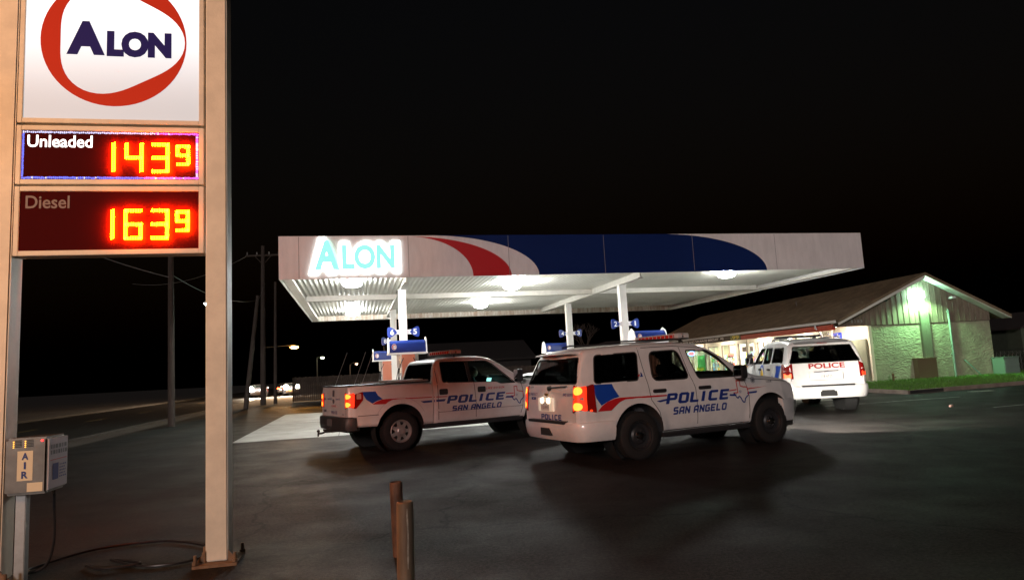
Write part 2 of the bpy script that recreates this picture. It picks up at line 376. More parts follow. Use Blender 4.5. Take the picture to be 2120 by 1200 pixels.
def wheel(parent,x,y,z,r,w,style,rimmat):
    sg=1 if y>0 else -1
    t=MB(); ri=r*.60
    t.lathe([(ri,-w/2+.02),(ri+.02,-w/2),(r-.07,-w/2-.006),(r-.02,-w/2+.012),(r,-w/2+.04),(r,w/2-.04),(r-.02,w/2-.012),(r-.07,w/2+.006),(ri+.02,w/2),(ri,w/2-.02)],(0,0,0),'y',44)
    for i in range(44):   # tread blocks
        a=2*PI*i/44; M=Matrix.Rotation(-a,4,'Y')
        t.box((r-.004,-w/2+.03,-.016),(r+.006,-.03,.016),M=M); t.box((r-.004,.02,-.016),(r+.006,w/2-.03,.016),M=M)
    wh=t.build('wheel',RUBBER,parent); wh.location=(x,y-sg*w*.35,z)
    d=MB(); o=sg*(w/2-.035)
    if style=='steel7':
        d.lathe([(ri,o+sg*.02),(ri-.012,o+sg*.025),(ri-.03,o-sg*.0),(ri-.05,o-sg*.045)],(0,0,0),'y',44,0)
        d.lathe([(ri-.03,o-sg*.07),(0,o-sg*.07)],(0,0,0),'y',30,1)
        for i in range(7):
            M=Matrix.Rotation(2*PI*i/7,4,'Y'); d.box((.08,min(o-sg*.05,o-sg*.02),-.035),(ri-.025,max(o-sg*.05,o-sg*.02),.035),0,M)
        d.lathe([(.13,o-sg*.03),(.105,o+sg*.004),(.07,o+sg*.012),(.06,o+sg*.02),(0,o+sg*.024)],(0,0,0),'y',30,0)
    else:
        d.lathe([(ri,o+sg*.02),(ri-.015,o+sg*.02),(ri-.03,o-sg*.02),(.15,o-sg*.03),(.12,o-sg*.005),(.06,o-sg*.005)],(0,0,0),'y',44,0)
        for i in range(16):
            a=2*PI*i/16; d.cyl((.19*math.cos(a),o-sg*.03,.19*math.sin(a)),(.19*math.cos(a),o-sg*.023,.19*math.sin(a)),.012,n=8,mi=1)
        d.lathe([(.075,o-sg*.006),(.058,o+sg*.03),(.03,o+sg*.042),(0,o+sg*.044)],(0,0,0),'y',24,2)
        for i in range(6):
            a=2*PI*i/6; d.cyl((.085*math.cos(a),o-sg*.006,.085*math.sin(a)),(.085*math.cos(a),o+sg*.01,.085*math.sin(a)),.011,n=6,mi=2)
    d.build('rim',[rimmat,SEAM,CHROME],wh)
    return wh
def lightbar(parent,x,z,w=1.3,on=False):
    b=MB(); b.prism(rrect(x-.14,-w/2,x+.14,w/2,.06),z+.03,z+.055); b.cyl((x,-w/2+.12,z-.02),(x,-w/2+.12,z+.03),.03); b.cyl((x,w/2-.12,z-.02),(x,w/2-.12,z+.03),.03)
    lb=b.build('light_bar',BLACK,parent,.005)
    d=MB()
    mats=[mat('clear_lens',(.6,.6,.58),.15,coat=1),mat('red_lens',(.45,.02,.015),.15,coat=1,emit=(1,.1,.05),es=.05),BLACK,mat('blue_lens',(.02,.05,.5),.15,coat=1)]
    n=11; 
    for i in range(n):
        y0=-w/2+.02+i*(w-.04)/n; y1=y0+(w-.04)/n-.03
        mi=0 if i in(0,n-1) else 1
        d.box((x-.135,y0,z+.056),(x-.02,y1,z+.125),mi); d.box((x+.02,y0,z+.056),(x+.135,y1,z+.125),mi)
    d.box((x-.12,-w/2+.03,z+.06),(x+.12,w/2-.03,z+.10),2)
    d.prism(rrect(x-.14,-w/2,x+.14,w/2,.06),z+.127,z+.14,mi=0)
    d.build('lens',mats,lb,.006)
    return lb
def seats(parent,xs,z,w=.5):
    for x in xs:
        for sy in(-1,1):
            b=MB(); b.box((x-.25,sy*.4-w/2,z),(x+.25,sy*.4+w/2,z+.12)); 
            b.add([(x-.32,sy*.4-w/2,z+.08),(x-.2,sy*.4-w/2,z+.08),(x-.28,sy*.4-w/2+.04,z+.62),(x-.38,sy*.4-w/2+.04,z+.62),(x-.32,sy*.4+w/2,z+.08),(x-.2,sy*.4+w/2,z+.08),(x-.28,sy*.4+w/2-.04,z+.62),(x-.38,sy*.4+w/2-.04,z+.62)],[(0,1,2,3),(7,6,5,4),(0,4,5,1),(1,5,6,2),(2,6,7,3),(3,7,4,0)])
            b.box((x-.39,sy*.4-.13,z+.64),(x-.30,sy*.4+.13,z+.84))
            b.build('seat',mat('grey_cloth',(.07,.07,.075),.9),parent,.03)
def steering(parent,x,y,z):
    b=MB(); M=Matrix.Translation((x,y,z))@Matrix.Rotation(R(-62),4,'Y')
    pts=[M@Vector((.19*math.cos(2*PI*i/24),.19*math.sin(2*PI*i/24),0)) for i in range(25)]; b.tube(pts,.014,8)
    for a in (0,120,240): b.tube([M@Vector((0,0,-.02)),M@Vector((.19*math.cos(R(a)),.19*math.sin(R(a)),0))],.012,6)
    b.build('steering_wheel',BLACK,parent)
    d=MB(); d.box((x+.16,-.78,z-.22),(x+.45,.78,z+.02)); d.build('dashboard',DARK,parent,.04)
def mirror(parent,x,z,y0,side,h=.26,mt=None):
    b=MB(); s=side; b.tube([(x,s*y0,z-.06),(x-.02,s*(y0+.12),z-.04)],.035,8)
    b.prism(rrect(y0+.07,z-h/2,y0+.29,z+h/2,.06),x-.07,x+.07,'x') if s>0 else b.prism([(-a,c) for a,c in rrect(y0+.07,z-h/2,y0+.29,z+h/2,.06)],x-.07,x+.07,'x')
    mo=b.build('side_mirror',mt or BLACK,parent,.02)
    g=MB(); g.prism([(s*a,c) for a,c in rrect(y0+.09,z-h/2+.02,y0+.27,z+h/2-.02,.04)],x-.076,x-.072,'x'); g.build('mirror_glass',mat('mirror',(.5,.5,.52),.05,1),mo)
def spotlight(parent,x,y,z,s=1):
    b=MB(); b.tube([(x,y-s*.05,z-.12),(x+.05,y,z-.03)],.012); b.lathe([(0,-.09),(.05,-.08),(.085,-.02),(.09,.05),(.08,.055),(0,.055)],(x+.05,y,z+.03),'x',20)
    b.build('spotlight',BLACK,parent)
def texas_outline():
    # outline of the state, unit height 1
    p=[(.0,.46),(.285,.46),(.285,1),(.505,1),(.505,.76),(.60,.73),(.72,.70),(.84,.70),(.95,.66),(.97,.47),(1.0,.42),(.98,.32),(.86,.25),(.74,.16),(.70,.02),(.62,0),(.54,.07),(.46,.2),(.38,.28),(.31,.27),(.26,.21),(.18,.25),(.1,.36)]
    return p
def texas(body,parent,x0,x1,z0,z1,mode='R',tailx=None):
    P=[(x0+a*(x1-x0),z0+b*(z1-z0)) for a,b in texas_outline()]
    topp=P[:12]; bot=P[11:]+P[:1]
    b=MB()
    w=.016*(z1-z0)/.38*1.1
    body.patch('',subdiv(tris(thick(topp,w))),mode,None,None,.005,mb=b,mi=0); body.patch('',subdiv(tris(thick(bot,w*1.25))),mode,None,None,.0065,mb=b,mi=1)
    cx,cz=x0+.45*(x1-x0),z0+.5*(z1-z0); st=[(cx+(.03 if i%2==0 else .012)*math.sin(i*PI/5),cz+(.03 if i%2==0 else .012)*math.cos(i*PI/5)) for i in range(10)]
    body.patch('',tris(thick(st,.005,True)),mode,None,None,.005,mb=b,mi=1)
    return b.build('state_outline_decal',[RED,NAVY],parent,smooth=60)
def strip(body,pl,mode,w=.012,m=SEAM,parent=None,name='door_gap',off=.0025,mb=None):
    return body.patch(name,subdiv(tris(thick(pl,w)),.08),mode,m,parent,off,mb=mb)
def cutwin(mb,poly,mode,a,b):
    if mode=='side':
        mb.prism(poly,a,b,'y',1); mb.prism(poly,-b,-a,'y',1)
    else: mb.prism(poly,a,b,'x',1)
def archcut(mb,x,z,r):
    for s in(-1,1):
        pl=[(x+r*math.cos(2*PI*i/40),z+r*math.sin(2*PI*i/40)) for i in range(40)]
        mb.prism(pl,*sorted((s*.6,s*1.3)),'y',1)
def rpoly(p,r=.05,n=4):   # round the corners of a polygon
    o=[];k=len(p)
    for i in range(k):
        a=Vector(p[i-1]);b=Vector(p[i]);c=Vector(p[(i+1)%k]);d1=min(r,(a-b).length*.45);d2=min(r,(c-b).length*.45)
        s=b+(a-b).normalized()*d1;e=b+(c-b).normalized()*d2
        for j in range(n+1): t=j/n; q=(1-t)**2*s+2*t*(1-t)*b+t*t*e; o.append((q.x,q.y))
    return o
GL_D=glass('tinted_glass',(.10,.11,.11)); GL_C=glass('clear_glass',(.72,.8,.76)); GL_M=glass('privacy_glass',(.035,.037,.037))
AMB=emis('lit_turn_lamp',(1,.30,.03),2.6); RLENS=mat('red_tail_lens',(.16,.004,.004),.12,coat=1,emit=(1,.02,.01),es=.05); RLIT=emis('lit_red_lens',(1,.05,.01),1.2)

LITO=emis('lit_red_orange_lens',(1,.045,.01),.85)
def underside(parent,x0,x1,r=.0,lst=()):
    b=MB(); b.box((x0,-.45,.42),(x1,.45,.62)); 
    for x,z in lst: b.cyl((x,-.78,z),(x,.78,z),.055); b.lathe([(0,-.13),(.1,-.1),(.14,0),(.1,.1),(0,.13)],(x,.05,z),'y',14)
    b.build('underbody',SEAM,parent,.02)

def tahoe(name,label,loc,rz,scale=1,variant=0,group=None):
    root=thing(name,label,'police SUV',loc,rz,group); root.scale=(scale,)*3
    top=[(-1.145,.62),(-1.14,.9),(-1.115,1.22),(-1.09,1.29),(-.93,1.72),(-.87,1.82),(-.72,1.865),(-.2,1.895),(.7,1.915),(1.3,1.905),(1.62,1.86),(1.85,1.77),(2.62,1.31),(2.8,1.245),(3.2,1.20),(3.6,1.12),(3.78,1.03),(3.86,.88),(3.9,.62)]
    if variant: top=[(-1.145,.62),(-1.14,.9),(-1.13,1.18),(-1.11,1.24),(-.97,1.66),(-.90,1.76),(-.75,1.80),(-.2,1.84),(.7,1.86),(1.3,1.85),(1.62,1.81),(1.85,1.73),(2.62,1.29),(2.8,1.25),(3.2,1.22),(3.6,1.16),(3.78,1.07),(3.86,.9),(3.9,.62)]
    bot=[(-1.145,.46),(-.6,.44),(.3,.40),(2.6,.40),(3.3,.36),(3.9,.42)]
    side=[(.3,.90),(.42,.955),(.6,.985),(.8,.995),(1.0,.99),(1.2,.965),(1.27,.945),(1.3,.925),(1.8,.775),(2,.72)]
    plan=[(-1.145,.875),(-1.10,.925),(-1.0,.965),(-.85,.988),(-.5,1),(2.9,1),(3.35,.975),(3.7,.90),(3.9,.74)]
    ar=[(0,.42),(2.98,.42)]
    B=Body(top,bot,side,plan,ar,.11,.51)
    if variant:
        qu=rpoly([(-.80,1.27),(.28,1.27),(.30,1.66),(-.66,1.66)],.06)
        rw=rpoly([(.42,1.25),(1.20,1.25),(1.16,1.68),(.42,1.68)],.05)
    else:
        qu=rpoly([(-.79,1.285),(.09,1.295),(.19,1.77),(-.68,1.745)],.07)
        rw=rpoly([(.38,1.27),(1.18,1.27),(1.07,1.78),(.44,1.765)],.12)
    fwn=rpoly([(1.37,1.26),(2.27,1.255),(1.95,1.62),(1.72,1.755),(1.25,1.765)] if not variant else [(1.32,1.25),(2.25,1.25),(1.95,1.56),(1.72,1.68),(1.26,1.68)],.05)
    zt=1.70 if not variant else 1.66
    bw=rpoly([(-.85,1.295),(.85,1.295),(.70,zt+.02),(-.70,zt+.02)],.05)
    ws=rpoly([(-.82,1.36),(.82,1.36),(.66,1.80),(-.66,1.80)],.06)
    if variant: bw=rpoly([(-.84,1.25),(.84,1.25),(.69,1.66),(-.69,1.66)],.04); ws=rpoly([(-.82,1.34),(.82,1.34),(.66,1.75),(-.66,1.75)],.06)
    cut=MB(); cu2=MB(); cutwin(cut,qu,'side',.55,1.3); cutwin(cut,rw,'side',.55,1.3); cutwin(cut,fwn,'side',.55,1.3)
    cu2.prism(bw,-1.4,-.62,'x',1); cu2.prism(ws,1.75,2.75,'x',1); archcut(cut,0,.42,.50); archcut(cut,2.98,.42,.50)
    cav=B.loft(-1.02,2.55,.055,.95,.09)
    body=B.mesh(PAINT,DARK,cav,[cut,cu2],root)
    # glass
    for poly,gm,nm in ((qu,GL_M,'rear_quarter_window'),(rw,GL_D,'rear_door_window'),(fwn,GL_C,'front_door_window')):
        for md in('R','L'):
            B.patch(nm,tris([poly],grid=.12),md,gm,root,-.012); B.patch('window_trim',tris(thick(poly,.022,True)),md,SEAM,root,.0015)
    B.patch('rear_window',tris([bw],grid=.1),'B',GL_D if not variant else GL_M,root,-.01); B.patch('window_trim',tris(thick(bw,.02,True)),'B',SEAM,root,.002)
    B.patch('windscreen',tris([ws],grid=.12),'F',GL_C,root,-.01)
    seats(root,(1.35,) ,.70); seats(root,(.45,),.72); steering(root,1.95,.4,1.2)
    cg=MB()   # prisoner cage behind the front seats
    for i in range(13): cg.cyl((.95,-.6+i*.1,.95),(.95,-.6+i*.1,1.78),.006,n=6)
    for z in (.96,1.35,1.77): cg.cyl((.95,-.62,z),(.95,.62,z),.01,n=6)
    cg.build('cage_partition',STEEL,root)
    cg=MB(); cg.box((-.95,-.7,.9),(-.2,.7,1.1)); cg.build('cargo_box',DARK,root,.03)
    for x,z in ar:
        for s in(-1,1): wheel(root,x,s*.97,.39,.39,.27,'disc',BLACK if not variant else GALV)
    # wheel housings
    for x,z in ar:
        for s in(-1,1):
            b=MB(); b.lathe([(.51,s*.6),(.51,s*.9)],(x,0,z),'y',40); b.lathe([(.51,s*.6),(0,s*.6)],(x,0,z),'y',40); b.build('wheel_housing',SEAM,root)
    underside(root,-1.0,3.6,0,[(0,.36)])
    # seams
    for md in('R','L'):
        for pl in ([(.22,1.84),(.25,1.28),(.28,.95),(.42,.75),(.5,.42)],[(1.12,1.83),(1.2,1.3),(1.26,1.1),(1.25,.42)],[(2.36,1.28),(2.44,1.1),(2.48,.9),(2.44,.42)],[(.30,1.84),(1.0,1.85),(1.6,1.80)],[(.5,.425),(2.44,.425)],[(2.5,1.2),(3.5,1.1)]):
            strip(B,pl,md,.011,parent=root)
    strip(B,[(-.84,.82),(-.86,1.27)],'B',.01,parent=root); strip(B,[(.84,.82),(.86,1.27)],'B',.01,parent=root)
    # bumpers
    path=[(-.50,1.0),(-.75,.995),(-.95,.975),(-1.07,.93),(-1.14,.84),(-1.165,.7),(-1.18,.4),(-1.185,0)]; path=path+[(x,-y) for x,y in path[-2::-1]]
    prof=[(-.10,.36),(-.015,.37),(.02,.43),(.045,.55),(.045,.64),(.03,.672),(.0,.685),(-.02,.69),(-.12,.69)]
    bu=MB(); bu.sweep(path,prof); bumper=bu.build('rear_bumper',PAINT,root,smooth=40)
    st=MB(); st.box((-1.245,-.62,.655),(-1.1,.62,.70)); st.build('bumper_step',BLACK,bumper,.006)
    hb=MB(); hb.prism([(.17,.57),(-.12,.57),(-.19,.45),(.17,.45)],-1.245,-1.15,'x'); hb.build('hitch_opening',SEAM,bumper)
    fb=[(3.30,.985),(3.6,.93),(3.82,.75),(3.95,.4),(3.98,0)]; fb=fb+[(x,-y) for x,y in fb[-2::-1]]
    f=MB(); f.sweep(fb[::-1],[(-.08,.36),(.0,.37),(.03,.5),(.03,.68),(0,.78),(-.08,.8)]); f.build('front_bumper',PAINT,root,smooth=40)
    f=MB(); f.sweep([(x-.01,y*.97) for x,y in fb[::-1]],[(-.2,.27),(0,.27),(.01,.36),(-.2,.36)]); f.build('air_dam',BLACK,root)
    for s in(-1,1):
        b=MB(); b.box((.45,min(s*.86,s*1.03),.32),(2.42,max(s*.86,s*1.03),.39)); b.build('running_board',BLACK,root,.015)
        b=MB(); b.box((3.70,min(s*.5,s*.80),.86),(3.86,max(s*.5,s*.80),1.02)); b.build('headlight',emis('lit_headlamp',(1,.95,.85),3),root,.03)
    # tail lamps
    for md in('C','D'):
        u0,u1=R(6),R(84); lz0,lz1=(.83,1.275) if not variant else (.86,1.24)
        k=B.patch('tail_light',tris([rrect(u0+.02,lz0,u1,lz1,.03)],grid=.09),md,RLENS,root,.014,.02)
        if not variant:
            B.patch('lit_lens',tris([rrect(u0+.06,.86,R(50),1.25,.05)],grid=.05),md,LITO,k,.0165)
            for cz in (1.18,.935):
                B.patch('bulb',tris([ell(R(25),cz,R(12),.062,24)],grid=.04),md,AMB,k,.019)
            B.patch('reverse_lens',tris([rrect(u0+.12,1.03,R(40),1.08,.01)],grid=.06),md,mat('clear_lens2',(.6,.35,.3),.1,coat=1),k,.018)
            B.patch('bulb',tris([ell(R(62),.865,.10,.018,12)]),md,RLIT,k,.019)
        else:
            B.patch('bulb',tris([rrect(u0+.14,.885,R(48),1.0,.05)],grid=.05),md,emis('lit_brake',(1,.12,.04),3.0) if md=='D' else RLIT,k,.019)
            B.patch('reverse_lens',tris([rrect(u0+.14,1.04,R(50),1.075,.01)],grid=.06),md,mat('clear_lens3',(.6,.5,.5),.1,coat=1),k,.018)
    # spoiler, wiper, handles, mirrors
    zs=top[5][1]
    sp=MB(); sp.prism([(-.70,zs+.035),(-1.02,zs-.012),(-1.03,zs-.03),(-.84,zs-.05),(-.70,zs+.0)],-.64,.64,'y'); sp.build('roof_spoiler',PAINT if not variant else mat('grey_paint',(.2,.2,.2),.4),root,.01)
    b=MB(); b.box((-1.04,-.12,zs-.045),(-1.02,.12,zs-.03)); b.build('brake_light',RLENS,root)
    if not variant:
        b=MB(); b.tube([(-1.15,.02,1.235),(-1.155,-.3,1.25),(-1.14,-.62,1.262)],.012,6); b.lathe([(0,-.03),(.04,-.02),(.05,.04)],(-1.13,.0,1.225),'x',12); b.build('rear_wiper',BLACK,root)
    for s in(-1,1):
        for x in (.33,1.32):
            b=MB(); md='R' if s<0 else 'L'; h=B.hit(md,x+.14,1.095)[0]
            b.prism(rrect(x,1.068,x+.28,1.128,.028),*sorted((h.y,h.y+s*.03)),'y'); b.build('door_handle',BLACK,root,.008)
        mirror(root,2.22,1.33,.92,s,.25)
    b=MB()
    for s in(-1,1): b.tube([(-.45,s*.62,1.93-.08*variant),(-.3,s*.62,1.965-.08*variant),(1.2,s*.62,1.98-.08*variant),(1.35,s*.62,1.93-.08*variant)],.015,8)
    b.build('roof_rail',BLACK,root)
    # plate area
    if not variant:
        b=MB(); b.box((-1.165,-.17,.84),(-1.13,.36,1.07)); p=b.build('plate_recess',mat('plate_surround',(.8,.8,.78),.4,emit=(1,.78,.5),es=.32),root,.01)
        q=MB(); q.box((-1.172,-.05,.85),(-1.168,.25,1.0)); q.build('licence_plate',mat('plate',(.7,.7,.68),.4),p)
        for y in(-.02,.2): 
            q=MB(); q.lathe([(0,-.005),(.045,0),(.055,.03)],(-1.18,y,1.02),'x',14); q.build('plate_lamp',emis('plate_bulb',(1,.85,.6),6),p)
        plate_text='110-HNV'
        fl=MB(); flat('',fit(btext(plate_text,.06,.01),-.23,.03,.88,.94),frame2((-1.174,0,0),(0,-1,0),(0,0,1)),None,None,.0,mb=fl); fl.build('plate_number',GREYT,p,smooth=0)
        bg=MB(); bg.prism([(.02,1.14),(.12,1.15),(.13,1.11),(.03,1.10)],-1.16,-1.13,'x'); bg.build('emblem',mat('gold_emblem',(.4,.28,.1),.3,1),root,.006)
    else:
        b=MB(); b.box((-1.168,-.40,.80),(-1.13,.42,1.05)); p=b.build('plate_recess',PAINT,root,.02)
        q=MB(); q.box((-1.175,-.15,.84),(-1.171,.17,.985)); q.build('licence_plate',mat('plate',(.7,.7,.68),.4),p)
        fl=MB(); flat('',fit(btext('118-6925',.06,.01),-.14,.13,.87,.94),frame2((-1.177,0,0),(0,-1,0),(0,0,1)),None,None,0,mb=fl); fl.build('plate_number',GREYT,p,smooth=0)
        bg=MB(); bg.prism([(.30,1.02),(-.28,1.04),(-.28,1.018),(.30,.998)],-1.18,-1.16,'x'); bg.prism([(.05,1.035),(-.05,1.04),(-.05,1.01),(.05,1.0)],-1.185,-1.16,'x'); bg.build('emblem',GREYT,root)
        b=MB(); b.box((-1.25,-.18,.42),(-1.17,.20,.54)); b.build('hitch_opening',SEAM,bumper,.01)
    return root,B,body

def tahoe_front():
    root,B,body=tahoe('police_suv','white police SUV with blue and red side stripes, amber tail lights and roof light bar',(1.561,12.31,.0),.457)
    lightbar(root,1.35,1.94,1.35)
    # side livery
    LM=[NAVY,BLUE,RED,GREYT]
    blue=[(-.86,1.27),(-.47,1.265),(-.44,1.18),(-.36,1.05),(-.47,1.03),(-.6,.985),(-.72,.93),(-.80,1.05)]
    red=[(-.80,.84),(-.72,.92),(-.6,.985),(-.47,1.022),(-.36,1.035),(.61,1.022),(.61,.998),(-.25,1.0),(-.36,.965),(-.46,.9),(-.54,.84)]
    B.patch('stripe_decal',tris([blue],grid=.06),'R',LM[1],root,.004); B.patch('stripe_decal',tris([red],grid=.028),'R',LM[2],root,.009)
    B.patch('police_lettering',subdiv(sqtext('POLICE',.58,2.03,.865,1.035,.27,.35)),'R',LM[0],root,.005)
    B.patch('city_lettering',subdiv(sqtext('SAN ANGELO',.71,1.93,.68,.80,.26,.25)),'R',LM[0],root,.005)
    B.patch('stripe_decal',subdiv(tris([[(.38,.93),(.60,.955),(.62,.925),(.45,.905)]])),'R',LM[0],root,.0045)
    B.patch('stripe_decal',subdiv(tris([[(2.01,.995),(2.19,1.005),(2.19,1.025),(2.02,1.013)],[(2.44,1.0),(2.95,1.035),(2.44,1.022)]])),'R',LM[2],root,.0045)
    B.patch('stripe_decal',subdiv(tris([[(2.01,.915),(2.16,.90),(2.18,.935),(2.02,.945)],[(2.45,.955),(2.68,.965),(2.66,.93),(2.43,.925)]])),'R',LM[0],root,.0045)
    texas(B,root,2.11,2.47,.78,1.17)
    B.patch('badge_decal',tris([ell(2.62,1.165,.055,.055,20)],[ell(2.62,1.165,.045,.045,20)]),'R',LM[3],root,.004); B.patch('badge_decal',tris([ell(2.62,1.165,.036,.036,16)]),'R',LM[3],root,.004)
    B.patch('unit_number',fit(btext('1258',.05,.02),2.95,3.09,1.10,1.135),'R',LM[3],root,.004)
    # rear lettering
    B.patch('police_lettering',subdiv(sqtext('POLICE',-.29,.41,.70,.79,.26,0)),'B',LM[0],root,.006)
    B.patch('motto_lettering',subdiv(sqtext('AND SERVE',.46,.79,1.10,1.145,.2,.1)),'B',LM[0],root,.004)
    B.patch('motto_lettering',subdiv(sqtext('TO PROTECT',-.80,-.44,1.10,1.145,.2,.1)),'B',LM[0],root,.004)
    B.patch('badge_decal',tris([[(-.66,1.03),(-.50,1.03),(-.50,1.075),(-.66,1.075)]],[ell(-.58,1.052,.02,.012,8)]),'B',LM[0],root,.004)
    B.patch('unit_number',fit(btext('1258',.05,.02),-.76,-.62,1.235,1.265),'B',LM[3],root,.004)
    B.patch('stripe_decal',tris([[(.12,1.35),(.16,1.37),(.165,1.43),(.19,1.41),(.2,1.35)]]),'R',LM[0],root,.004)
    B.patch('stripe_decal',tris([[(.11,1.35),(.15,1.385),(.14,1.40),(.10,1.37)]]),'R',LM[2],root,.005)
    for s in(-1,1):
        lamp('SPOT','headlight_beam',(3.98,s*.65,.9),HEADW,(1,.93,.82),root,.06,(.96,.05,-.2),spot_size=R(76),spot_blend=.7)
    c,s=math.cos(.457),math.sin(.457)
    return root
HEADW=1700; SODIUM=980

def tahoe_parked():
    root,B,body=tahoe('police_suv','white police SUV seen from behind with red POLICE across its tailgate, parked by the store',(8.43,19.5,0),1.45,1.08,1)
    lb=MB(); lb.box((.9,-.6,1.93),(1.15,.6,1.99)); lb.box((.95,-.5,1.87),(1.05,-.4,1.93)); lb.box((.95,.4,1.87),(1.05,.5,1.93)); lb.build('light_bar',BLACK,root,.015)
    LM=[mat('bright_red_vinyl',(.32,.008,.006),.5),BLUE,mat('gold_vinyl',(.6,.4,.05),.4)]
    B.patch('police_lettering',subdiv(fit(btext('POLICE',.2,.05),-.40,.46,1.095,1.225)),'B',LM[0],root,.007)
    arc=[(1.25+.25*math.cos(R(a)),.95+.25*math.sin(R(a))) for a in range(0,190,15)]
    B.patch('stripe_decal',subdiv(tris(thick(arc,.06))),'L',LM[1],root,.004)
    B.patch('badge_decal',tris([ell(1.25,.95,.15,.15)],grid=.08),'L',LM[2],root,.004)
    B.patch('stripe_decal',tris([[(-.75,1.2),(-.25,1.2),(-.3,1.05),(-.1,.8),(-.5,.85)],[(-.05,1.0),(.3,.82),(.05,.8)]],grid=.08),'L',LM[1],root,.004)
    spotlight(root,2.35,1.02,1.48)
    return root

def truck():
    root=thing('police_pickup','white four door police pickup with LAKE DIVISION on its door and lit amber tail lights','police pickup',(-3.048,15.564,0),.554)
    side=[(.4,.93),(.55,.975),(.72,.985),(.76,1.0),(.95,1.0),(1.25,.985),(1.36,.965),(1.40,.94),(1.9,.79),(2,.76)]
    ar=[(0,.45),(3.68,.45)]
    bed=Body([(-1.14,.78),(-1.135,1.1),(-1.13,1.405),(-1.12,1.415),(.75,1.385),(.765,1.38)],[(-1.14,.56),(-.5,.55),(.5,.50),(.765,.50)],side,[(-1.14,.93),(-1.10,.965),(-1.0,.99),(-.8,1),(.765,1)],ar,.035,.545,.0)
    cut=MB(); archcut(cut,0,.45,.535)
    bed_o=bed.mesh(PAINT,SEAM,None,[cut],root,'truck_bed')
    cab=Body([(.785,.7),(.79,1.38),(.81,1.43),(.90,1.84),(.97,1.90),(1.3,1.94),(2.0,1.945),(2.25,1.925),(2.45,1.86),(3.12,1.43),(3.25,1.37),(3.6,1.33),(4.2,1.27),(4.45,1.19),(4.55,1.05),(4.6,.75)],[(.785,.48),(3.1,.46),(4.6,.5)],side,[(.785,.97),(.83,.99),(.9,1),(3.5,1),(4.1,.98),(4.4,.92),(4.6,.82)],[ar[1]],.10,.545,.03)
    rw=rpoly([(1.06,1.385),(1.70,1.36),(1.67,1.83),(1.04,1.84)],.05); fwn=rpoly([(1.78,1.36),(2.42,1.335),(2.52,1.285),(2.90,1.285),(2.36,1.75),(2.25,1.82),(1.76,1.83)],.04)
    bw=rpoly([(-.80,1.42),(.80,1.42),(.70,1.83),(-.70,1.83)],.05); ws=rpoly([(-.82,1.48),(.82,1.48),(.68,1.86),(-.68,1.86)],.05)
    cut=MB(); cu2=MB(); cutwin(cut,rw,'side',.55,1.3); cutwin(cut,fwn,'side',.55,1.3); cu2.prism(bw,.5,1.1,'x',1); cu2.prism(ws,2.35,3.2,'x',1); archcut(cut,3.68,.45,.535)
    cab.mesh(PAINT,DARK,cab.loft(.87,3.0,.055,1.05,.09),[cut,cu2],root,'cab')
    # one dark side glass band as on the real door frames
    band=rpoly([(1.03,1.375),(1.72,1.345),(2.42,1.325),(2.52,1.275),(2.95,1.275),(2.40,1.755),(2.25,1.84),(1.03,1.85)],.05)
    for md in('R','L'):
        cab.patch('window_trim',tris([band],[rw,fwn],grid=.1),md,SEAM,root,.003)
        cab.patch('rear_door_window',tris([rw],grid=.1),md,GL_M,root,-.01); cab.patch('front_door_window',tris([fwn],grid=.1),md,GL_D2,root,-.01)
    cab.patch('rear_window',tris([bw],grid=.1),'B',GL_M,root,-.006); cab.patch('window_trim',tris(thick(bw,.03,True)),'B',SEAM,root,.003)
    # visible dark quarter glass band wrapping the rear face
    cab.patch('windscreen',tris([ws],grid=.1),'F',GL_C,root,-.01)
    seats(root,(2.3,),.85); seats(root,(1.35,),.85); steering(root,2.86,.4,1.3)
    for x,z in ar:
        for s in(-1,1):
            wheel(root,x,s*.96,.405,.405,.27,'steel7',mat('dull_silver_rim',(.5,.48,.46),.4,.7))
            b=MB(); b.lathe([(.545,s*.6),(.545,s*.9)],(x,0,z),'y',40); b.lathe([(.545,s*.6),(0,s*.6)],(x,0,z),'y',40); b.build('wheel_housing',SEAM,root)
    underside(root,-1.0,4.3,0,[(0,.38)])
    b=MB(); b.cyl((-1.05,-.62,.47),(-.8,-.62,.5),.04); b.build('exhaust_pipe',STEEL,root)
    for md in('R','L'):
        for pl in ([(.88,1.86),(.90,1.5),(.895,.9),(.90,.50)],[(1.82,1.34),(1.84,.9),(1.84,.50)],[(3.08,1.3),(3.13,1.1),(3.10,.7),(3.02,.50)],[(.88,.50),(3.02,.50)],[(.88,1.87),(1.5,1.885),(2.2,1.87)]): strip(cab,pl,md,.012,parent=root)
        strip(bed,[(-.95,.79),(-.5,.79)],md,.012,parent=root); strip(cab,[(.9,.735),(1.84,.735),(3.1,.73)],md,.008,parent=root)
    strip(bed,[(-.80,.80),(-.80,1.38)],'B',.012,parent=root); strip(bed,[(.80,.80),(.80,1.38)],'B',.012,parent=root)
    arc=[(.0+.60*math.cos(R(a)),.52+.60*math.sin(R(a))) for a in range(25,160,10)]
    for md in('R','L'): strip(bed,arc,md,.01,mat('crease_shade',(.5,.5,.5),.4),root,'fender_crease_shade')  # grey strip paints the shade line of the pressed crease
    b=MB(); b.box((-1.14,-.955,1.41),(.74,-.86,1.437)); b.box((-1.14,.86,1.41),(.74,.955,1.437)); b.box((-1.15,-.955,1.405),(-1.09,.955,1.43)); b.box((-1.1,-.87,1.405),(.74,.87,1.425)); b.build('bed_cover',BLACK,root,.012)
    b=MB(); b.box((-.25,-.90,1.438),(.72,-.82,1.47)); b.box((-.25,.82,1.438),(.72,.9,1.47)); b.box((.2,-.88,1.44),(.6,.88,1.49)); b.build('tool_rail',GALV,root,.01)
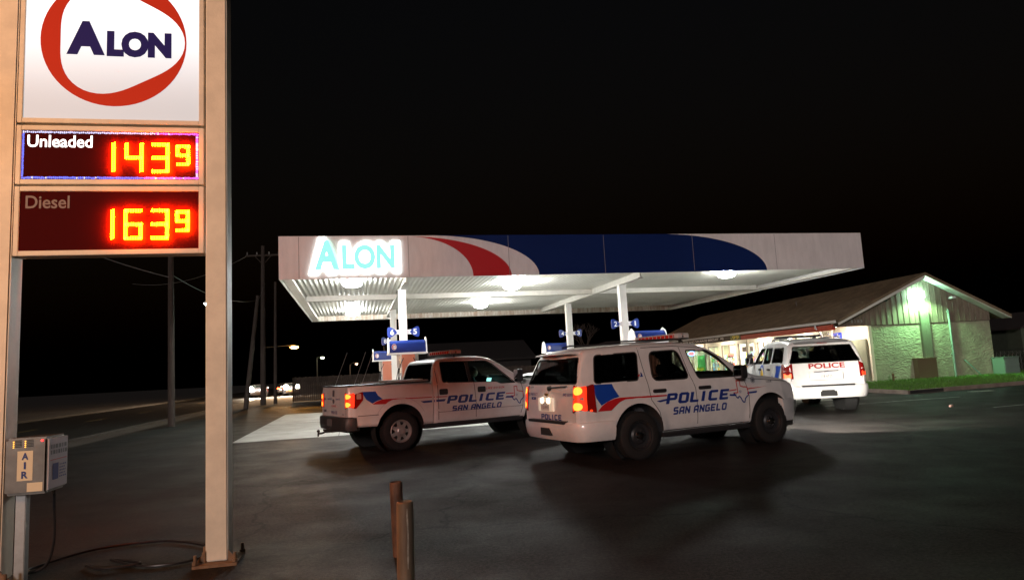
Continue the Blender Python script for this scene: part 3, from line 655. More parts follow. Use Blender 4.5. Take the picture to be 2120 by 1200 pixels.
    # bumper: dark step bumper with hitch
    path=[(-.98,1.0),(-1.12,.99),(-1.2,.93),(-1.24,.8),(-1.255,.4),(-1.255,0)]; path=path+[(x,-y) for x,y in path[-2::-1]]
    bu=MB(); bu.sweep(path,[(-.12,.5),(-.02,.5),(0,.58),(0,.75),(-.02,.78),(-.16,.78)]); bo=bu.build('rear_bumper',mat('dark_bumper',(.035,.035,.035),.5),root,smooth=35)
    p=MB(); p.box((-1.262,-.17,.58),(-1.257,.17,.73)); p.build('licence_plate',mat('plate_shade_tone',(.12,.12,.12),.5),bo)  # plate's lack of light put into a dark grey colour
    h=MB(); h.box((-1.34,-.04,.44),(-.9,.04,.52)); h.tube([(-1.3,0,.48),(-1.42,0,.44),(-1.5,0,.44)],.022); h.cyl((-1.5,0,.38),(-1.5,0,.46),.02); h.lathe([(0,-.035),(.03,-.02),(.035,0),(.03,.02),(0,.035)],(-1.5,0,.49),'z',14); h.box((-1.3,-.35,.46),(-1.1,.35,.5)); h.build('tow_hitch',SEAM,root,.005)
    for s in(-1,1):
        b=MB(); b.box((.55,min(s*.78,s*.965),.40),(3.12,max(s*.78,s*.965),.50)); b.build('running_board',BLACK,root,.015)
        mirror(root,2.95,1.45,.93,s,.30)
        for x in (.93,1.90):
            md='R' if s<0 else 'L'; h=cab.hit(md,x+.1,1.17)[0]; b=MB(); b.prism(rrect(x,1.11,x+.21,1.24,.03),*sorted((h.y-s*.005,h.y+s*.012)),'y'); q=b.build('door_handle',BLACK,root,.005)
    for md in('C','D'):
        zz=[(R(0),.95),(R(48),.95),(R(80),1.12),(R(80),1.28),(R(0),1.28)]
        k=bed.patch('tail_light',tris([rpoly(zz,.04)],grid=.08),md,RLENS,root,.014,.02)
        bed.patch('lit_lens',tris([rrect(R(2),.965,R(44),1.27,.05)],grid=.05),md,LITO,k,.0165)
        for cz in(1.20,1.035): bed.patch('bulb',tris([ell(R(21),cz,R(12),.052,24)],grid=.04),md,AMB,k,.019)
        bed.patch('reverse_lens',tris([rrect(R(50),1.14,R(70),1.25,.03)],grid=.06),md,mat('clear_lens2',(.6,.35,.3),.1,coat=1),k,.018)
    lightbar(root,1.55,1.975,1.35)
    b=MB()
    for x,y in ((1.1,-.3),(1.15,0),(1.2,.3)): b.cyl((x,y,1.96),(x,y,2.05),.006,n=6)
    b.build('roof_antenna',BLACK,root)
    wh=MB()
    for i,(x,y,l) in enumerate(((-.9,.7,.75),(-.45,.7,.75),(-.25,.75,.75))): wh.tube([(x,y,1.43),(x+.12,y,1.43+l*.4),(x+.3,y,1.43+l)],.004,5)
    wh.build('whip_antenna',STEEL,root)
    b=MB(); b.box((2.6,-.02,1.26),(2.82,.22,1.28)); lp=b.build('added_laptop_mount',BLACK,root,.005); b=MB(); b.add([(2.80,-.02,1.29),(2.80,.22,1.29),(2.84,.22,1.41),(2.84,-.02,1.41)],[(0,1,2,3)]); b.build('screen',emis('added_laptop_glow',(.35,.9,.8),3),lp,smooth=0)  # laptop added so its glowing screen brightens the person in front
    # livery
    LM=[NAVY,BLUE,RED,GREYT]
    for body in(bed,cab):
        md='R'
        if body is bed:
            body.patch('stripe_decal',tris([[(-.85,1.285),(-.55,1.28),(-.50,1.19),(-.40,1.11),(-.52,1.085),(-.63,1.03),(-.76,1.12)]],grid=.06),md,LM[1],root,.004)
            body.patch('stripe_decal',tris([[(-.63,1.01),(-.55,1.06),(-.42,1.10),(-.25,1.105),(.74,1.085),(.74,1.065),(-.18,1.08),(-.28,1.04),(-.34,1.0)]],grid=.06),md,LM[2],root,.0035)
            body.patch('stripe_decal',tris([[(.46,1.005),(.74,1.01),(.74,.965),(.54,.962)]]),md,LM[0],root,.0045)
        else:
            body.patch('stripe_decal',subdiv(tris([[(.80,1.085),(1.12,1.075),(1.12,1.055),(.80,1.063)]])),md,LM[2],root,.0035)
            body.patch('stripe_decal',subdiv(tris([[(.80,1.01),(1.08,1.015),(1.04,.965),(.80,.965)]])),md,LM[0],root,.0045)
            body.patch('police_lettering',subdiv(sqtext('POLICE',1.10,2.64,.91,1.075,.27,.35)),md,LM[0],root,.005)
            body.patch('city_lettering',subdiv(sqtext('SAN ANGELO',1.22,2.52,.735,.85,.26,.25)),md,LM[0],root,.005)
            body.patch('division_lettering',subdiv(sqtext('LAKE DIVISION',2.12,2.62,1.165,1.215,.2,.25)),md,LM[2],root,.005)
            body.patch('stripe_decal',subdiv(tris([[(2.64,1.025),(2.86,1.025),(2.86,1.045),(2.65,1.045)]])),md,LM[2],root,.0045)
            body.patch('stripe_decal',subdiv(tris([[(2.62,.94),(2.84,.93),(2.86,.97),(2.66,.98)]])),md,LM[0],root,.0045)
            texas(body,root,2.78,3.14,.79,1.19)
    bed.patch('police_lettering',subdiv(sqtext('POLICE',-.22,.20,.83,.89,.2,0)),'B',LM[0],root,.004)
    bed.patch('badge_decal',tris([rrect(-.12,1.20,.02,1.34,.03)]),'B',LM[3],root,.01); bed.patch('badge_decal',tris([ell(-.05,1.10,.07,.05,16)]),'B',LM[3],root,.01)
    bed.patch('motto_lettering',fit(btext('PROTECT',.05),-.5,-.15,1.13,1.165),'B',LM[0],root,.004); bed.patch('motto_lettering',fit(btext('SERVE',.05),.10,.40,1.13,1.165),'B',LM[0],root,.004); bed.patch('division_lettering',fit(btext('LAKE',.05,.02),-.2,.12,.98,1.02),'B',LM[2],root,.004)
    bed.patch('badge_decal',tris([rrect(-.78,.86,-.6,.91,.01),rrect(-.78,1.13,-.66,1.17,.01),rrect(.55,.82,.68,.835,.004)]),'B',LM[3],root,.004)
    return root
GL_D2=glass('light_tint_glass',(.45,.5,.48))

def sedan(name,label,loc,rz,paint,cat='car',group=None,lit=None,bar=False):
    root=thing(name,label,cat,loc,rz,group)
    B=Body([(-1.05,.6),(-1.04,.95),(-.95,1.02),(-.35,1.06),(-.2,1.1),(.45,1.39),(.8,1.44),(1.5,1.43),(1.8,1.36),(2.45,1.02),(2.7,.97),(3.4,.88),(3.75,.75),(3.85,.5)],[(-1.05,.35),(0,.25),(3,.22),(3.85,.3)],[(.2,.84),(.5,.93),(.75,.93),(.95,.89),(1.0,.87),(1.4,.66),(1.5,.62)],[(-1.05,.85),(-.8,.95),(-.4,1),(3,1),(3.5,.92),(3.85,.7)],[(0,.33),(2.85,.33)],.08,.38,.025)
    fwn=rpoly([(1.15,1.03),(2.2,1.02),(1.75,1.30),(1.5,1.36),(1.1,1.36)],.04); rw=rpoly([(.12,1.05),(1.05,1.03),(1.0,1.36),(.55,1.33)],.04)
    cut=MB(); cu2=MB(); cutwin(cut,fwn,'side',.5,1.2); cutwin(cut,rw,'side',.5,1.2)
    for x in (0,2.85): archcut(cut,x,.33,.38)
    ws=rpoly([(-.66,1.1),(.66,1.1),(.56,1.35),(-.56,1.35)],.04); cu2.prism(ws,1.7,2.6,'x',1)
    B.mesh(paint,DARK,B.loft(.0,2.2,.05,.8,.09),[cut,cu2],root)
    for md in('R','L'): B.patch('door_window',tris([fwn],grid=.12),md,GL_C,root,-.01); B.patch('door_window',tris([rw],grid=.12),md,GL_D2,root,-.01)
    B.patch('windscreen',tris([ws],grid=.12),'F',GL_C,root,-.01)
    B.patch('rear_window',tris([rpoly([(-.6,1.1),(.6,1.1),(.5,1.34),(-.5,1.34)],.04)],grid=.12),'B',SEAM,root,.004)
    seats(root,(1.4,),.45)
    for x in(0,2.85):
        for s in(-1,1): wheel(root,x,s*.88,.33,.33,.22,'disc',GALV); mirror(root,2.1,1.05,.86,s,.14) if x else None
    hl=emis('distant_headlamp',(1,.86,.66),1200) if lit=='front' else mat('headlamp_off',(.5,.5,.5),.1,coat=1)
    for s in(-1,1):
        hz=.98 if lit=='front' else .66; b=MB(); b.lathe([(0,.06),(.16,.05),(.24,.0),(.24,-.06)],(3.72,s*.62,hz),'x',16); b.build('headlight',hl,root)
        b=MB(); b.box((-1.07,min(s*.5,s*.82),.74),(-1.0,max(s*.5,s*.82),.88)); b.build('tail_light',emis('distant_taillamp',(1,.10,.02),30) if lit=='rear' else RLENS,root,.02)
    if bar: lightbar(root,1.05,1.47,1.2)
    return root

# ================================================================= SETTING
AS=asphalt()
CONC=mat('concrete',(.36,.35,.33),.8,noise=.3,nscale=1.5,bump=.3,bscale=40)
CU=Vector((math.cos(.232),math.sin(.232),0)); CV=Vector((-CU.y,CU.x,0)); CO=Vector((-6.465,18.605,0))   # canopy frame
def can(s,t,z=0): p=CO+CU*s+CV*t; return Vector((p.x,p.y,z))
CM=Matrix((CU,CV,Vector((0,0,1)))).transposed().to_4x4(); CM.translation=CO
SU=Vector((math.cos(.16),math.sin(.16),0)); SV=Vector((-SU.y,SU.x,0)); SO=Vector((17.5,33.4,0))
SM=Matrix((SU,SV,Vector((0,0,1)))).transposed().to_4x4(); SM.translation=SO
def sheet(name,pts,z,m):
    b=MB(); b.add([(x,y,z) for x,y in pts],[tuple(range(len(pts)))]); return struct(b.build(name,m,smooth=0))
def loc2(M,pts): return [tuple((M@Vector((a,b,0)))[:2]) for a,b in pts]
sheet('ground',[(-500,-300),(500,-300),(500,700),(-500,700)],-.012,mat('dry_ground',(.03,.025,.019),.95,noise=.4,nscale=.6,bump=.5,bscale=12))
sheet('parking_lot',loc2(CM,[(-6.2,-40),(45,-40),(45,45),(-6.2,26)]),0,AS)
sheet('road',loc2(CM,[(-17,-60),(-7.6,-60),(-7.6,300),(-17,300)]),-.004,mat('road_asphalt',(.03,.028,.026),.42,noise=.3,nscale=3,bump=.2,bscale=60))
b=MB(CM); b.box((-7.6,-60,-.05),(-7.35,40,.012)); b.box((-17.25,-60,-.05),(-17,300,.12)); struct(b.build('kerb_gutter',mat('old_kerb',(.05,.046,.042),.9,noise=.3,nscale=3),smooth=0,bevel=.01))
b=MB(CM); b.box((-18.9,-60,-.02),(-17.25,300,.115)); struct(b.build('far_pavement',mat('old_kerb',(.1,.1,.1)),smooth=0))
b=MB(CM)
t=-50
while t<250: b.box((-12.35,t,-.0005),(-12.23,t+3,.0005)); t+=9
struct(b.build('lane_marking',mat('worn_yellow_paint',(.5,.36,.06),.7,noise=.6,nscale=9),smooth=0))
sheet('concrete_apron',loc2(CM,[(-1.32,.35),(17.9,.35),(17.9,15.2),(-1.32,15.2)]),.006,mat('apron_concrete',(.33,.325,.30),.75,noise=.28,nscale=.9,bump=.2,bscale=30))
b=MB(CM)
for i in range(4): b.box((1.5+i*4.2,.36,.0065),(1.52+i*4.2,15.19,.0085))
for j in range(3): b.box((-1.31,3.5+j*4,.007),(17.89,3.52+j*4,.009))
struct(b.build('expansion_joint',SEAM,smooth=0))
for s in(3.6,11.35):
    b=MB(CM); b.prism(rrect(s-.55,2.0,s+.55,10.4,.5,8),.004,.17); q=struct(b.build('pump_island',CONC,bevel=.02))
# stop line/stripes in the lot
b=MB(); 
for p,q in (((9.2,20.6),(13.9,21.6)),((12.0,17.4),(16.0,18.6))): 
    p=Vector(p);q=Vector(q);d=(q-p).normalized();n=Vector((-d.y,d.x))*.05; b.add([(*(p-n),.005),(*(q-n),.005),(*(q+n),.005),(*(p+n),.005)],[(0,1,2,3)])
struct(b.build('parking_marking',mat('worn_white_paint',(.4,.4,.38),.8,noise=.75,nscale=5),smooth=0))
# kerb + grass on the right
kp=[(11.94,26.97),(13.39,26.39),(13.65,23.99),(15.22,24.56),(19.21,26.0),(27,28.8),(40,33.5)]
def offs(pl,d):
    o=[]
    for i,p in enumerate(pl):
        a=Vector(pl[max(i-1,0)]);b=Vector(pl[min(i+1,len(pl)-1)]);t=(b-a).normalized();o.append((p[0]-t.y*d,p[1]+t.x*d))
    return o
kin=offs(kp,.16)
b=MB(); b.prism(kp+kin[::-1],-.05,.14); kb=struct(b.build('kerb',mat('kerb_concrete',(.22,.17,.14),.85,noise=.35,nscale=2,bump=.4,bscale=30),bevel=.012,smooth=0))
gp=kin+[(44,60),(26,60),(14.5,34)]
sheet('lawn_soil',gp,.07,mat('soil',(.05,.06,.02),1,noise=.4,nscale=6))
V=[];F=[];rg=random.Random(3)
def ing(p): return inside(p,gp)
gb=MB()
while len(gb.f)<26000:
    x=rg.uniform(12,30);y=rg.uniform(24,38)
    if not ing((x,y)): continue
    l=(SM.inverted()@Vector((x,y,0)))
    if -.05<l.x<7.3 and l.y>0: continue
    a=rg.uniform(0,PI);h=rg.uniform(.05,.13);w=.012;dx,dy=math.cos(a)*w,math.sin(a)*w;k=len(gb.v)
    lx,ly=rg.uniform(-.05,.05),rg.uniform(-.05,.05)
    gb.v+=[(x-dx,y-dy,.07),(x+dx,y+dy,.07),(x+lx,y+ly,.07+h)]; gb.f.append((k,k+1,k+2)); gb.mi.append(0)
b=MB(); p=Vector(kp[2]);q=Vector(kp[3]);d=(q-p).normalized();n=Vector((d.y,-d.x))*.004; p=p+d*.1+n; q=q+d*.05+n
b.add([(*p,.01),(*q,.01),(*q,.125),(*p,.125)],[(0,1,2,3)]); struct(b.build('drain_inlet',SEAM,smooth=0))
g=gb.build('grass',mat('grass_blades',(.09,.22,.02),.8,noise=.5,nscale=2),smooth=0); g['kind']='stuff'; g['label']='green lawn strip along the stucco gable wall'; g['category']='grass'
b=MB(); a=Vector((15.6,23.6,0)); b.box((15.55,23.45,.004),(16.3,23.75,.016)); struct(b.build('drain_cover',mat('drain_iron',(.25,.25,.22),.6),bevel=.004))

# ================================================================= CANOPY
canopy=thing('fuel_canopy','flat white forecourt canopy with ALON fascia sign and corrugated underside','canopy',CO,.232)
L_,D_,ZB,ZT,ZD=19.08,14.66,4.40,5.63,4.62
FAS=mat('fascia_panel',(.80,.78,.77),.42,noise=.12,nscale=2,stretch=(2,2,.5))
for (a,b_,c,d) in ((0,0,L_,.06),(0,D_-.06,L_,D_),(0,.06,.06,D_-.06),(L_-.06,.06,L_,D_-.06)):
    b=MB(); b.box((a,b_,ZB),(c,d,ZT)); f=b.build('fascia',FAS,canopy,.006)
    if (a,b_)==(0,0): FA=f
b=MB(); b.box((.3,.3,ZT-.25),(L_-.3,D_-.3,ZT-.1)); b.build('roof_deck',GALV,canopy)
# corrugated underside, ribs run front to back
b=MB(); n=int((L_-.12)/.075); pr=[]
x=.06; i=0
while x<L_-.06: pr.append((x,ZD+(.024 if (i//2)%2 else 0))); x+=(.026 if i%2==0 else .052); i+=1
b.add([(x,.10,z) for x,z in pr]+[(x,D_-.28,z) for x,z in pr],[(i,i+1,len(pr)+i+1,len(pr)+i) for i in range(len(pr)-1)])
b.build('corrugated_soffit',mat('soffit_paint',(.80,.79,.72),.5,noise=.12,nscale=.5),canopy,smooth=0)
RUST=mat('rust_streaked_paint',(.70,.67,.60),.6,col2=(.45,.33,.24),nscale=2.5,stretch=(3,3,.4))
b=MB(); b.box((.06,D_-.28,ZB+.002),(L_-.06,D_-.06,ZD+.03)); b.build('rear_gutter',RUST,canopy)
for x in(.06,L_-.34): b=MB(); b.box((x,.06,ZB+.02),(x+.28,D_-.28,ZB+.10)); b.build('side_gutter',WSIGN,canopy)
for t in (5.9,):
    b=MB(); b.box((.34,t,ZD-.20),(L_-.34,t+.12,ZD-.002)); b.box((.34,t-.05,ZD-.2),(L_-.34,t+.17,ZD-.185)); b.build('cross_beam',WSIGN,canopy)
COLS=[(3.57,2.8),(11.35,2.9),(3.63,9.5),(11.35,9.2)]
for s in(3.6,11.35):
    b=MB(); b.box((s-.09,1.2,ZD-.235),(s+.09,D_-1.2,ZD-.205)); b.box((s-.02,1.2,ZD-.2),(s+.02,D_-1.2,ZD-.003)); b.build('girder',WSIGN,canopy)
COLM=mat('column_paint',(.82,.81,.77),.45,noise=.08,nscale=2)
capM=frame2((0,0,0),(1,0,0),(0,0,1))
def numsign(col,s,t,z,dig,side):
    # rounded triangular blue plate on a white ribbon bracket, facing the street
    cx=s+side*.37; b=MB()
    pl=[(side*-.19,0),(side*-.10,.10),(side*.04,.185),(side*.13,.19),(side*.165,.12),(side*.165,-.12),(side*.13,-.19),(side*.04,-.185),(side*-.10,-.10)]
    pl=rpoly([(cx+a*.9,z+c*.9) for a,c in pl],.05); 
    b.prism(pl,t-.02,t+.02,'y',0)
    br=[(s+side*.10,z+.075),(s+side*.27,z+.075),(s+side*.23,z),(s+side*.27,z-.075),(s+side*.10,z-.075)]; b.prism(br,t+.022,t+.03,'y',1)
    V,F=fit(btext(dig,.2,.03),cx-(.02 if dig=='1' else .055),cx+(.035 if dig=='1' else .065),z-.09,z+.09); M=frame2((0,t-.023,0),(1,0,0),(0,0,1)); flat('',(V,F),M,None,None,0,mb=b,mi=1)
    b.build('number_sign',[mat('number_plate_blue',(.012,.04,.25),.4),mat('white_plastic',(.8,.8,.8),.4,emit=(1,1,1),es=.15)],col,smooth=0)
for (s,t),nums in zip(COLS,(('6','5'),('2','1'),('8',None),('4','3'))):
    b=MB(); b.box((s-.125,t-.125,.17),(s+.125,t+.125,ZD-.236)); b.box((s-.2,t-.2,.17),(s+.2,t+.2,.2)); b.box((s-.17,t-.17,ZD-.256),(s+.17,t+.17,ZD-.238)); c=b.build('column',COLM,canopy,.012)
    z=2.99 if t<5 else 3.05
    if nums[0]: numsign(c,s,t-.10,z,nums[0],-1)
    if nums[1]: numsign(c,s,t-.10,z,nums[1],1)
LENS=emis('canopy_lamp_lens',(.97,1,.97),330)
for s,t in ((1.98,1.6),(1.95,11.5),(7.4,3.2),(7.45,9.6),(14.6,1.3)):
    b=MB(); b.lathe([(0,ZD-.005),(.22,ZD-.005),(.22,ZD-.04),(.18,ZD-.05)],(s,t,0),'z',28); k=b.build('canopy_light',WSIGN,canopy)
    d=MB(); d.lathe([(.18,ZD-.05),(.27,ZD-.09),(.30,ZD-.15),(.27,ZD-.21),(.18,ZD-.25),(.09,ZD-.27),(0,ZD-.275)],(s,t,0),'z',28); d.build('lens',LENS,k,smooth=60)
# fascia graphics (front face, slightly proud)
FM=frame2((0,0,0),(1,0,0),(0,0,1))      # local canopy: x=s, y=z, normal -t
def arcq(x0,z0,x1,z1,n=22,p=2.0):  # from (x0,z0) top, horizontal tangent, to (x1,z1) bottom vertical tangent
    return [(x0+(x1-x0)*math.sin(i/n*PI/2)**(2/p*1.0),z1+(z0-z1)*math.cos(i/n*PI/2)**(2/p)) for i in range(n+1)]
rA=arcq(3.6,ZT-.03,6.66,ZB); rB=arcq(3.6,ZT-.03,5.49,ZB)
flat('red_swoosh',tris([rA+rB[::-1][:-1]]),FM,RED,canopy,.004)
bA=arcq(11.6,ZT,15.32,ZB); bB=arcq(4.2,ZT,7.52,ZB)
flat('blue_band',tris([bA+bB[::-1]]),FM,mat('blue_fascia_vinyl',(.008,.022,.11),.22,spec=.7),canopy,.004)
for s in (.54,3.60,6.6,9.66,12.7,15.7):
    sm=MB(); sm.add([(s-.007,-.0062,ZB+.02),(s+.007,-.0062,ZB+.02),(s+.007,-.0062,ZT-.02),(s-.007,-.0062,ZT-.02)],[(0,1,2,3)]); sm.build('panel_joint',mat('joint_grey',(.25,.24,.25),.6),canopy,smooth=0)
# lit ALON letters on a white halo
def alon(x0,x1,z0,z1,zs,off=.03):
    A=btext('A',1,off,sx=1.0); Ln=btext('LON',1,off,sx=1.0)
    wA=(x1-x0)*.30
    VA=fit(A,x0,x0+wA,z0,z1); VL=fit(Ln,x0+wA+(x1-x0)*.035,x1,z0,zs); return VA,VL
halo=MB(); lt=MB()
for VF in alon(.80,3.36,4.51,5.60,5.48,.17): flat('',VF,FM,None,None,.05,.04,mb=halo)
for VF in alon(.97,3.2,4.65,5.49,5.36,.06): flat('',VF,FM,None,None,.08,.025,mb=lt)
sg=halo.build('sign_letters',emis('white_halo_acrylic',(.93,1,.98),5.5),canopy,smooth=0); lt.build('letter_face',emis('teal_lit_face',(.28,.93,.78),1.0),sg,smooth=0)

# ================================================================= DISPENSERS
RZ=Matrix.Rotation(PI/2,4,'Z')
def dispenser(s,t,label,rz):
    root=thing('fuel_dispenser',label,'fuel pump',can(s,t,.17),.232+rz,'fuel pumps under the canopy')
    b=MB(RZ); b.box((-.36,-.25,0),(.36,.25,.9)); b.box((-.36,-.23,.9),(.36,.23,2.06)); b.build('cabinet',mat('pump_white',(.55,.5,.47),.4,noise=.1),root,.015)
    b=MB(RZ); b.box((-.372,-.2,.15),(-.362,.2,2.05)); b.box((.362,-.2,.15),(.372,.2,2.05)); b.build('side_panel',mat('orange_side_panel',(.62,.22,.13),.45),root,.003)
    for sd in(-1,1):
        b=MB(RZ); b.box((-.28,min(sd*.232,sd*.245),1.0),(.28,max(sd*.232,sd*.245),1.5)); p=b.build('display_panel',mat('pump_navy',(.02,.04,.15),.4),root,.003)
        b=MB(RZ); b.box((-.2,min(sd*.246,sd*.25),1.28),(.06,max(sd*.246,sd*.25),1.42)); b.build('screen',emis('pump_screen',(.7,.8,.75),.6),p)
        for x in(-.3,.3):
            b=MB(RZ); b.box((x-.03,min(sd*.25,sd*.3),.95),(x+.03,max(sd*.25,sd*.3),1.15)); b.tube([(x,sd*.3,1.12),(x,sd*.34,.98),(x+.02,sd*.33,.9)],.014); q=b.build('nozzle',BLACK,root,.005)
            h=MB(RZ); h.tube([(x,sd*.3,1.0),(x+.05,sd*.42,.6),(x+.03,sd*.46,.35),(x-.02,sd*.44,.5),(x*1.25,sd*.36,1.2),(x*1.3,sd*.25,1.75),(x*1.25,sd*.15,1.95)],.013,8); h.build('hose',BLACK,root)
    # illuminated topper: white trim, rounded blue band
    for x in (-.30,.30):
        b=MB(); b.box((x-.035,-.1,1.65),(x+.035,.1,2.12)); b.build('topper_post',WSIGN,root,.005)
    b=MB(); prof=[(-.30,2.12),(.30,2.12),(.31,2.2),(.26,2.42),(.16,2.5),(-.16,2.5),(-.26,2.42),(-.31,2.2)]
    b.prism(prof,-.56,.56,'x',0); tp=b.build('topper',mat('topper_blue',(.01,.03,.19),.3),root,.008)
    b=MB(); b.box((-.62,-.33,2.07),(.62,.33,2.118)); 
    for x in(-.60,.562): b.prism([(-.33,2.12),(.33,2.12),(.33,2.25),(.2,2.5),(0,2.6),(-.2,2.5),(-.33,2.25)],x,x+.038,'x')
    b.build('topper_trim',mat('white_trim',(.8,.8,.8),.4,emit=(1,1,1),es=.1),tp,.006)
    for sd in(-1,1): 
        b=MB(); M=frame2((0,sd*.318,0),(-sd,0,0),(0,0,1))
        flat('',tris([ell(-.42,2.3,.075,.095)]),M,None,None,.0,mb=b,mi=0); flat('',tris([ell(-.42,2.3,.065,.083)],[ell(-.41,2.295,.048,.06)]),M,None,None,.003,mb=b,mi=1)
        flat('',fit(btext('ALON',.03,.02),-.455,-.375,2.285,2.31),M,None,None,.004,mb=b,mi=2)
        b.build('brand_roundel',[mat('white_plastic',(.8,.8,.8),.4),RED,NAVY],tp,smooth=0)
    return root
dispenser(3.62,2.0,'fuel pump with orange end panel below the 5 and 6 signs',0)
dispenser(11.85,2.1,'fuel pump with blue topper below the 1 and 2 signs, nearest the store',0.0)
dispenser(3.35,10.3,'far left fuel pump behind the column carrying sign 8',0)
dispenser(10.9,9.9,'far fuel pump with blue topper beside the 3 and 4 signs',0)

# ================================================================= STORE
store=thing('convenience_store','low gabled convenience store with brown shingle roof and rough stucco end wall','store',SO,.16)
W_=6.75; SL=25.0; HT=2.80; AP=(2.95,5.30)     # apex (s,z)
EL=(-2.0,3.14); ER=(7.55,3.02)
STU=stucco()
b=MB(); b.box((.0,0,0),(W_,.2,HT)); b.build('stucco_wall',STU,store)
b=MB(); b.box((W_-.2,.2,0),(W_,SL,HT)); b.box((0,SL-.2,0),(W_-.2,SL,HT)); b.build('rear_wall',STU,store)
# gable siding: vertical boards with battens
SID=mat('brown_siding',(.20,.155,.12),.75,noise=.35,nscale=3,stretch=(4,4,.6))
def zr(s): return EL[1]+(AP[1]-EL[1])*(s-EL[0])/(AP[0]-EL[0]) if s<AP[0] else ER[1]+(AP[1]-ER[1])*(ER[0]-s)/(ER[0]-AP[0])
b=MB(); b.prism([(-1.95,HT+.02),(W_+.02,HT+.02),(W_+.02,zr(W_)-.16),(AP[0],AP[1]-.16),(-1.95,zr(-1.95)-.12)],-.03,.16,'y')
s=-1.8
while s<W_: b.box((s,-.048,HT+.03),(s+.035,-.031,zr(s)-.2)); s+=.31
b.build('gable_siding',SID,store)
# roof: two slabs with shingles
def shingle():
    m=mat('shingles',(.22,.165,.10),.9,noise=.4,nscale=1.6,bump=.6,bscale=30); n=m.node_tree
    return m
SH=shingle()
b=MB(); T=.13
b.prism([EL,AP,(AP[0],AP[1]-T),(EL[0],EL[1]-T)],-.55,SL+.3,'y'); b.prism([AP,ER,(ER[0],ER[1]-T),(AP[0],AP[1]-T)],-.55,SL+.3,'y')
# shingle courses as thin laps
for k in range(26):
    f0=k/26; f1=f0+.035
    def on(f,e): return (e[0]+(AP[0]-e[0])*f,e[1]+(AP[1]-e[1])*f)
    for e in (EL,ER):
        p=on(f0,e);q=on(f1,e); b.prism([(p[0],p[1]+.001),(q[0],q[1]+.001),(q[0],q[1]+.004),(p[0],p[1]+.018)],-.56,SL+.31,'y')
rf=b.build('roof',SH,store,smooth=0)
b=MB()   # rake boards / soffit edge
b.prism([(EL[0],EL[1]-T),(AP[0],AP[1]-T),(AP[0],AP[1]-T-.16),(EL[0],EL[1]-T-.12)],-.53,-.49,'y'); b.prism([(AP[0],AP[1]-T-.001),(ER[0],ER[1]-T-.001),(ER[0],ER[1]-T-.035),(AP[0],AP[1]-T-.035)],-.53,-.49,'y')
b.build('rake_board',mat('white_trim_paint',(.66,.66,.6),.6),store)
b=MB(); b.prism([(AP[0]+.05,AP[1]-T-.03),(ER[0]-.05,ER[1]-T-.0),(ER[0]-.05,ER[1]-T-.02),(AP[0]+.05,AP[1]-T-.05)],-.485,-.03,'y'); b.build('rake_soffit',mat('white_trim_paint',(.66,.66,.6),.6),store)
b=MB(); b.prism([(-2.0,EL[1]-T-.002),(-2.12,EL[1]-T-.002),(-2.15,EL[1]-.01),(-2.13,EL[1]-.01),(-2.11,EL[1]-T+.01),(-2.0,EL[1]-T+.01)],-.5,SL+.3,'y')
b.tube([(-2.06,-.1+1.4,EL[1]-T-.0),(-2.06,1.4-.1,EL[1]-T-.15),(-1.85,1.3,EL[1]-T-.35),(-1.75,1.3,EL[1]-T-.55),(-1.75,1.3,.1)],.045,8)
b.build('gutter',mat('gutter_metal',(.6,.62,.64),.4,.3),store)
PC=mat('porch_soffit',(.7,.66,.56),.7)
b=MB(); b.box((-1.85,.17,2.93),(-.001,SL,2.96)); b.build('porch_soffit',PC,store)
b=MB(); b.box((-2.0,-.02,2.68),(-1.86,9.2,2.95)); b.build('porch_beam',mat('red_fascia_paint',(.42,.03,.02),.5,noise=.15),store)
b=MB(); b.box((-2.0,9.2,2.68),(-1.86,SL,2.95)); b.build('porch_beam',mat('dark_beam',(.06,.05,.04),.6),store)
WP=mat('porch_post_paint',(.72,.66,.52),.6)
for t in (-.06,8.6,14.6,20.6):
    b=MB(); b.box((-.16 if t<0 else -1.98,t-.07,0),(-.0 if t<0 else -1.82,t+.07,2.92 if t>0 else HT)); b.build('porch_post',WP,store,.008)
b=MB(); b.box((-2.4,.0,.0),(-.01,SL,.13)); b.build('porch_slab',CONC,store,.015)
# breeze block screen at the porch corner
b=MB()
for i in range(5):
    for j in range(13):
        y0=2.15+i*.2; z0=.15+j*.2
        b.box((-.62,y0,z0),(-.55,y0+.03,z0+.2)); b.box((-.62,y0+.03,z0),(-.55,y0+.2,z0+.03)); b.lathe([(.05,-.035),(.075,-.035),(.075,.035),(.05,.035),(.05,-.035)],(-.585,y0+.115,z0+.115),'x',10)
b.build('breeze_block_screen',mat('cream_block',(.72,.66,.54),.7),store,smooth=0)
